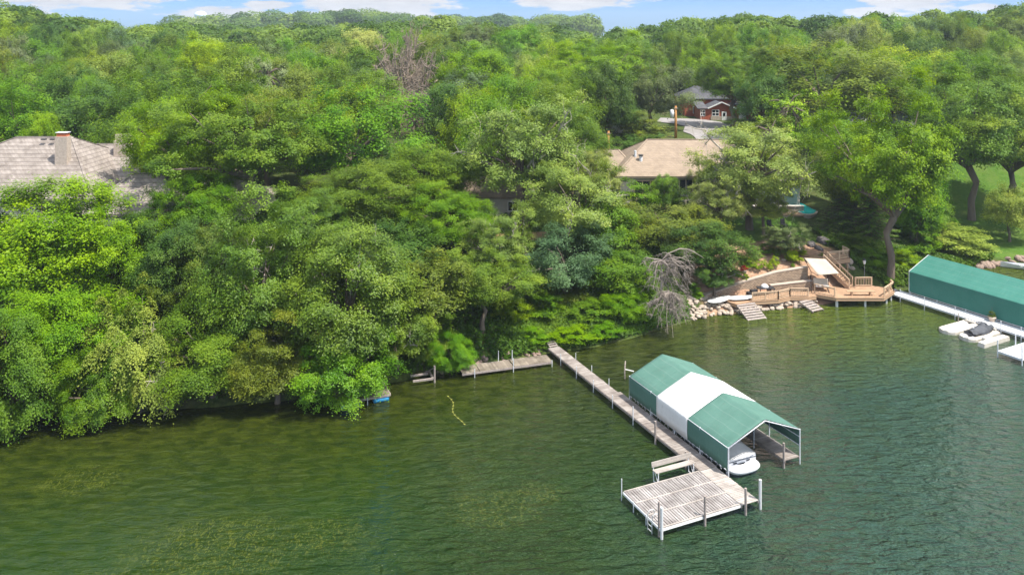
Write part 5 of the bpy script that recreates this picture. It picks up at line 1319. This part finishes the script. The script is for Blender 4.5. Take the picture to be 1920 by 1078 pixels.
# red brick house
RH = thing('brick_house', 'red brick house with a grey hip roof beyond the driveway', 'house', (41, 163, 0))
def rx(px, Y=163.0): return (px-CX)/F*Y-41
zb_ = 9.6
hip_roof(RH, rx(1280, 170), rx(1375, 170), 5.0, 15, 14.0, rx(1303, 172), rx(1330, 172), 9.5, 16.4, M_greyroof, ov=.5, wm=M_brick, zb=zb_)
# front gabled wing
xa, xb = rx(1312), rx(1372); mb = MB(); mb.box(((xa+xb)/2, 2.4, (zb_+12.5)/2), (xb-xa, 5.2, 12.5-zb_)); w1 = mb.build('front_wing', M_brick, RH)
mb = MB(); ze_, zr_ = 12.45, 13.7; xr = rx(1352)
xe0, xe1 = rx(1329), rx(1376)
mb.quad((xe0-.3, -.6, ze_), (xr, -.6, zr_), (xr, 5, zr_), (xe0-.3, 5, ze_)); mb.quad((xr, -.6, zr_), (xe1+.3, -.6, ze_), (xe1+.3, 5, ze_), (xr, 5, zr_)); rg = mb.build('gable_roof', M_greyroof, RH); rg.modifiers.new('t', 'SOLIDIFY').thickness = .18
mb = MB(); mb.quad((xe0, -.21, ze_-.1), (xe1, -.21, ze_-.1), (xr, -.21, zr_-.15)); mb.build('gable_wall', M_brick, RH)
mb = MB(); mb.quad((rx(1309)-.2, -.5, 12.42), (xe0-.25, -.5, 12.42), (xe0-.25, 5.0, 13.6), (rx(1309)-.2, 5.0, 13.6)); q = mb.build('lean_to_roof', M_greyroof, RH); q.modifiers.new('t', 'SOLIDIFY').thickness = .15
mb = MB(); mb.bar((xe0-.35, -.65, ze_-.02), (xr, -.65, zr_), .1, .22); mb.bar((xr, -.65, zr_), (xe1+.35, -.65, ze_-.02), .1, .22); mb.build('barge_board', M_whitetrim, rg)
MB().box(((rx(1332)+xb)/2, -.27, zb_+.6), (xb-rx(1332), .1, 1.2)).build('stone_base', M_lightstone, RH)
window(RH, rx(1304, 168), 4.98, 10.9, 12.3, 1.0, 2, 1); window(RH, rx(1341), -.24, 10.9, 12.1, 1.4, 2, 2)
MB().box((rx(1304), -.02, 0), (.01, .01, .01)) 
window(RH, (rx(1317)), -.22, 10.9, 12.1, .9, 2, 2)
d_ = MB().box((rx(1357), -.3, zb_+1.1), (.95, .08, 2.1)).build('door', M_whitetrim, RH); MB().box((rx(1357), -.355, zb_+1.6), (.5, .02, .7)).build('door_glass', M_glass, d_)
MB().box((rx(1395), 4.9, 11.2), (4.6, 6, 3.4)).build('side_wing', M_brick, RH); MB().box((rx(1397), 1.85, 11.2), (1.5, .1, 2.8)).build('garage_door', M_whitetrim, RH)
mb = MB(); mb.prism([(rx(1376), 1.5), (rx(1418), 1.5), (rx(1418), 8.2), (rx(1376), 8.2)], 12.9, 13.1); mb.build('side_roof', M_greyroof, RH)
# grey roofs glimpsed between trees on the right
def small_house(px, py, Y, w, dpt, lab, roofm, wallm, wh=2.8, rz=0.0):
    x = (px-CX)/F*Y; z = th(x, Y); t_ = thing('background_house', lab, 'house', (x, Y, z-.3), rz); hip_roof(t_, -w/2, w/2, 0, dpt, wh+.3, -w/4, w/4, dpt/2, wh+2.2, roofm, wm=wallm, ov=.4, zb=0); 
    for xx in (-w/4, w/4): window(t_, xx, -.01, 1.2, 2.3, 1.1, 2, 1)
    return t_
small_house(1728, 185, 150, 10, 8, 'grey roofed house glimpsed between the trunks on the upper right', M_greyroof, M_whitetrim)
small_house(1600, 200, 155, 14, 8, 'pale house almost hidden behind the massive olive oak', M_greyroof, M_whitetrim)
small_house(925, 360, 93, 9, 7, 'house with a pinkish tan roof almost hidden in the trees above the old wood deck', M_asph, M_stucco, 2.6)
# shed with grey roof and its post
SHx, SHy = gp(1150, 262, 9.2)[:2]
SH = thing('garden_shed', 'small shed with a grey gable roof in the shrubs left of the tan roof', 'shed', (SHx, SHy, th(SHx, SHy)-.2))
zz0 = 2.6; MB().box((0, 0, 1.3), (3.2, 2.6, 2.6)).build('wall', M_stucco, SH)
mb = MB(); mb.quad((-1.9, -1.6, zz0), (1.9, -1.6, zz0), (1.3, 0, zz0+1.1), (-1.3, 0, zz0+1.1)); mb.quad((1.9, -1.6, zz0), (1.9, 1.6, zz0), (1.3, 0, zz0+1.1)); mb.quad((1.9, 1.6, zz0), (-1.9, 1.6, zz0), (-1.3, 0, zz0+1.1), (1.3, 0, zz0+1.1)); mb.quad((-1.9, 1.6, zz0), (-1.9, -1.6, zz0), (-1.3, 0, zz0+1.1)); mb.build('roof', M_greyroof, SH)
MB().box((0, -1.32, 1.1), (.9, .06, 2.0)).build('door', M_whitetrim, SH)
def upole(px, pt, pb, Y, lab, transf=True):
    x = (px-CX)/F*Y; zt = CAMH-(pt-HOR)/F*Y; zb = min(th(x, Y), CAMH-(pb-HOR)/F*Y); t_ = thing('utility_pole', lab, 'utility pole', (x, Y, zb), 0)
    MB().tube([(0, 0, -.3), (0, 0, zt-zb)], [.24, .17], 10).build('pole', M_pole, t_, True)
    if transf:
        MB().tube([(-.62, 0, zt-zb-1.9), (-.62, 0, zt-zb-1.85), (-.62, 0, zt-zb-.7), (-.62, 0, zt-zb-.6)], [.2, .32, .32, .15], 14).build('transformer', M_whitepvc, t_, True); MB().bar((-.5, 0, zt-zb-1.2), (0, 0, zt-zb-1.2), .12).build('bracket', M_alu, t_)
    MB().bar((-.35, -.2, zt-zb-.35), (.35, -.2, zt-zb-.35), .09).build('cross_arm', M_greywood, t_)
upole(1267, 199, 255, 133, 'orange brown utility pole with a white transformer beside the driveway')
upole(858, 226, 268, 118, 'orange brown utility pole standing in the trees left of the tall pale cottonwood')
upole(1141, 246, 275, 124, 'short orange brown pole beside the small grey roofed shed', False)
# driveway
mb = MB()
dpts = [(1235, 238, 160), (1300, 232, 158), (1345, 236, 152), (1330, 248, 140), (1352, 262, 128), (1372, 275, 119)]
cl = [((px-CX)/F*Y, Y) for px, _, Y in dpts]
L_r = []; R_r = []
wd_ = [3.5, 5.5, 6.0, 4.5, 2.8, 2.6]
for k in range(len(cl)-1):
    for s in range(8):
        f = s/8; L_r.append((cl[k][0]*(1-f)+cl[k+1][0]*f, cl[k][1]*(1-f)+cl[k+1][1]*f, wd_[k]*(1-f)+wd_[k+1]*f))
rows = []
for k, (x, y, w) in enumerate(L_r):
    a = L_r[max(0, k-1)]; b = L_r[min(len(L_r)-1, k+1)]; dx, dy = b[0]-a[0], b[1]-a[1]; l = math.hypot(dx, dy); nx2, ny2 = -dy/l, dx/l
    rows.append([(x+nx2*w*q, y+ny2*w*q, max(th(x+nx2*w*q, y+ny2*w*q), th(x, y)-.1)+.12) for q in (-1, -.5, 0, .5, 1)])
o = MB().grid(rows).build('driveway', M_asphalt, None, True); tag(o, kind='structure')
# old wood deck in the trees
OW = thing('hillside_deck', 'old brown wooden deck glimpsed through the trees on the slope', 'deck', (1.5, 85.2, 0), .12)
zt_ = 6.0; planks('deck_boards', -7.0, 7.0, 0, 2.6, zt_, B_tan, OW, 'x', .14, .01); mb = MB(); mb.box((0, -.03, zt_-.25), (14, .06, .4)); mb.build('fascia', M_cedar_plain, OW)
for x in (-6.5, -2.2, 2.2, 6.5): post(OW, x, .1, 2.5, zt_-.1, .09, M_cedar_plain, 'pier', True)
# pool
pp = [gp(px, py, 4.9)[:2] for px, py in ((1472, 383), (1486, 391), (1505, 399), (1524, 398), (1530, 388), (1515, 379), (1490, 374))]
pcx = sum(p[0] for p in pp)/7; pcy = sum(p[1] for p in pp)/7
PO = thing('garden_pool', 'turquoise kidney shaped pool behind the pale willow-like trees', 'pool', (pcx, pcy, 0))
pl = [(p[0]-pcx, (p[1]-pcy)*1.15) for p in pp]
def smooth_poly(p, n=6):
    out = []; m = len(p)
    for i in range(m):
        a, b, c, d = p[i-1], p[i], p[(i+1) % m], p[(i+2) % m]
        for s in range(n):
            t_ = s/n; out.append(tuple(.5*((2*b[k])+(-a[k]+c[k])*t_+(2*a[k]-5*b[k]+4*c[k]-d[k])*t_*t_+(-a[k]+3*b[k]-3*c[k]+d[k])*t_**3) for k in (0, 1)))
    return out
pl = smooth_poly(pl)
MB().prism([(x*1.12, y*1.12) for x, y in pl], 4.0, 4.92).build('coping', M_lightstone, PO)
MB().prism(pl, 4.8, 4.94).build('pool_water', noisy('pool_blue', (.01, .42, .40), (.03, .55, .52), 1.5, .1, .5, .1), PO)
PWl = thing('patio_wall', 'low pale stone wall between the pool terrace and the small lawn', 'wall', (32.8, 103.2, 0))
MB().box((0, 0, 4.9), (9.5, .5, 1.3)).build('wall_face', M_lightstone, PWl); MB().box((0, -.05, 5.58), (9.6, .62, .08)).build('coping', M_stucco, PWl)
tp = MB().box((32.8, 101.9, 4.72), (9.8, 1.3, .2)).build('path', M_cedar_plain); tag(tp, kind='structure')
# patio chairs
for px, py, lab in ((1445, 430, 'dark patio chair on the small lawn, left of the pair'), (1470, 428, 'dark patio chair on the small lawn, right of the pair')):
    x, y, _ = ground_hit(px, py); t_ = thing('patio_chair', lab, 'chair', (x, y, th(x, y)), R_(20), 'dark chairs on the small lawn')
    MB().box((0, 0, .42), (.6, .6, .06)).build('seat', M_black, t_); MB().box((0, .3, .75), (.6, .05, .6), rot=Euler((R_(-12), 0, 0)).to_matrix()).build('backrest', M_black, t_)
    for sx in (-.27, .27):
        for sy in (-.27, .27): MB().box((sx, sy, .2), (.05, .05, .4)).build('leg', M_black, t_)
fp = ground_hit(1396, 514); FP = thing('flower_pot', 'red flowers in a pot in the mulch bed above the boardwalk', 'plant', (fp[0], fp[1], th(fp[0], fp[1])))
MB().tube([(0, 0, 0), (0, 0, .3), (0, 0, .34)], [.16, .24, .26], 12).build('pot', M_terra, FP, True)
c = bpy.data.objects.new('flowers', PR['bush'][1].crown); col.objects.link(c); c.parent = FP; c.location = (0, 0, .3); c.scale = (.38, .38, .6); c.color = (.42, .06, .03, 1)
# water tower
WT = thing('water_tower', 'pale blue white water tower on the far horizon at left', 'water tower', (-467, 1200, 5))
prof = [(0, 40.0), (1.6, 40.2), (4.5, 42.5), (8.2, 45.2), (9.0, 47.5), (8.4, 50), (6.0, 52.3), (3, 53.5), (0.05, 53.9)]
mb = MB(); mb.tube([(0, 0, z) for _, z in prof], [max(r_, .05) for r_, _ in prof], 28); mb.build('tank', noisy('pale_blue_paint', (.55, .66, .72), (.62, .72, .76), .2, .5, .3, 0), WT, True)
MB().tube([(0, 0, 0), (0, 0, 4), (0, 0, 36), (0, 0, 41)], [5, 2.0, 1.6, 2.4], 18).build('stem', M_alu, WT, True)
# stone garden path / grass edging on lawn

# ------------------------------------------------------------------ air
hz = MB().box((0, 1150, 40), (3200, 2700, 96)).build('haze', None); hz.data.materials.clear()
m = bpy.data.materials.new('haze'); m.use_nodes = True; m.node_tree.nodes.clear()
vo = m.node_tree.nodes.new('ShaderNodeVolumePrincipled'); oo = m.node_tree.nodes.new('ShaderNodeOutputMaterial')
vo.inputs['Color'].default_value = (.80, .88, 1, 1); vo.inputs['Density'].default_value = .00022; vo.inputs['Anisotropy'].default_value = .3
m.node_tree.links.new(vo.outputs[0], oo.inputs['Volume']); hz.data.materials.append(m); tag(hz, kind='stuff')
hz['label'] = 'thin pale summer haze over the lake and wooded hills'
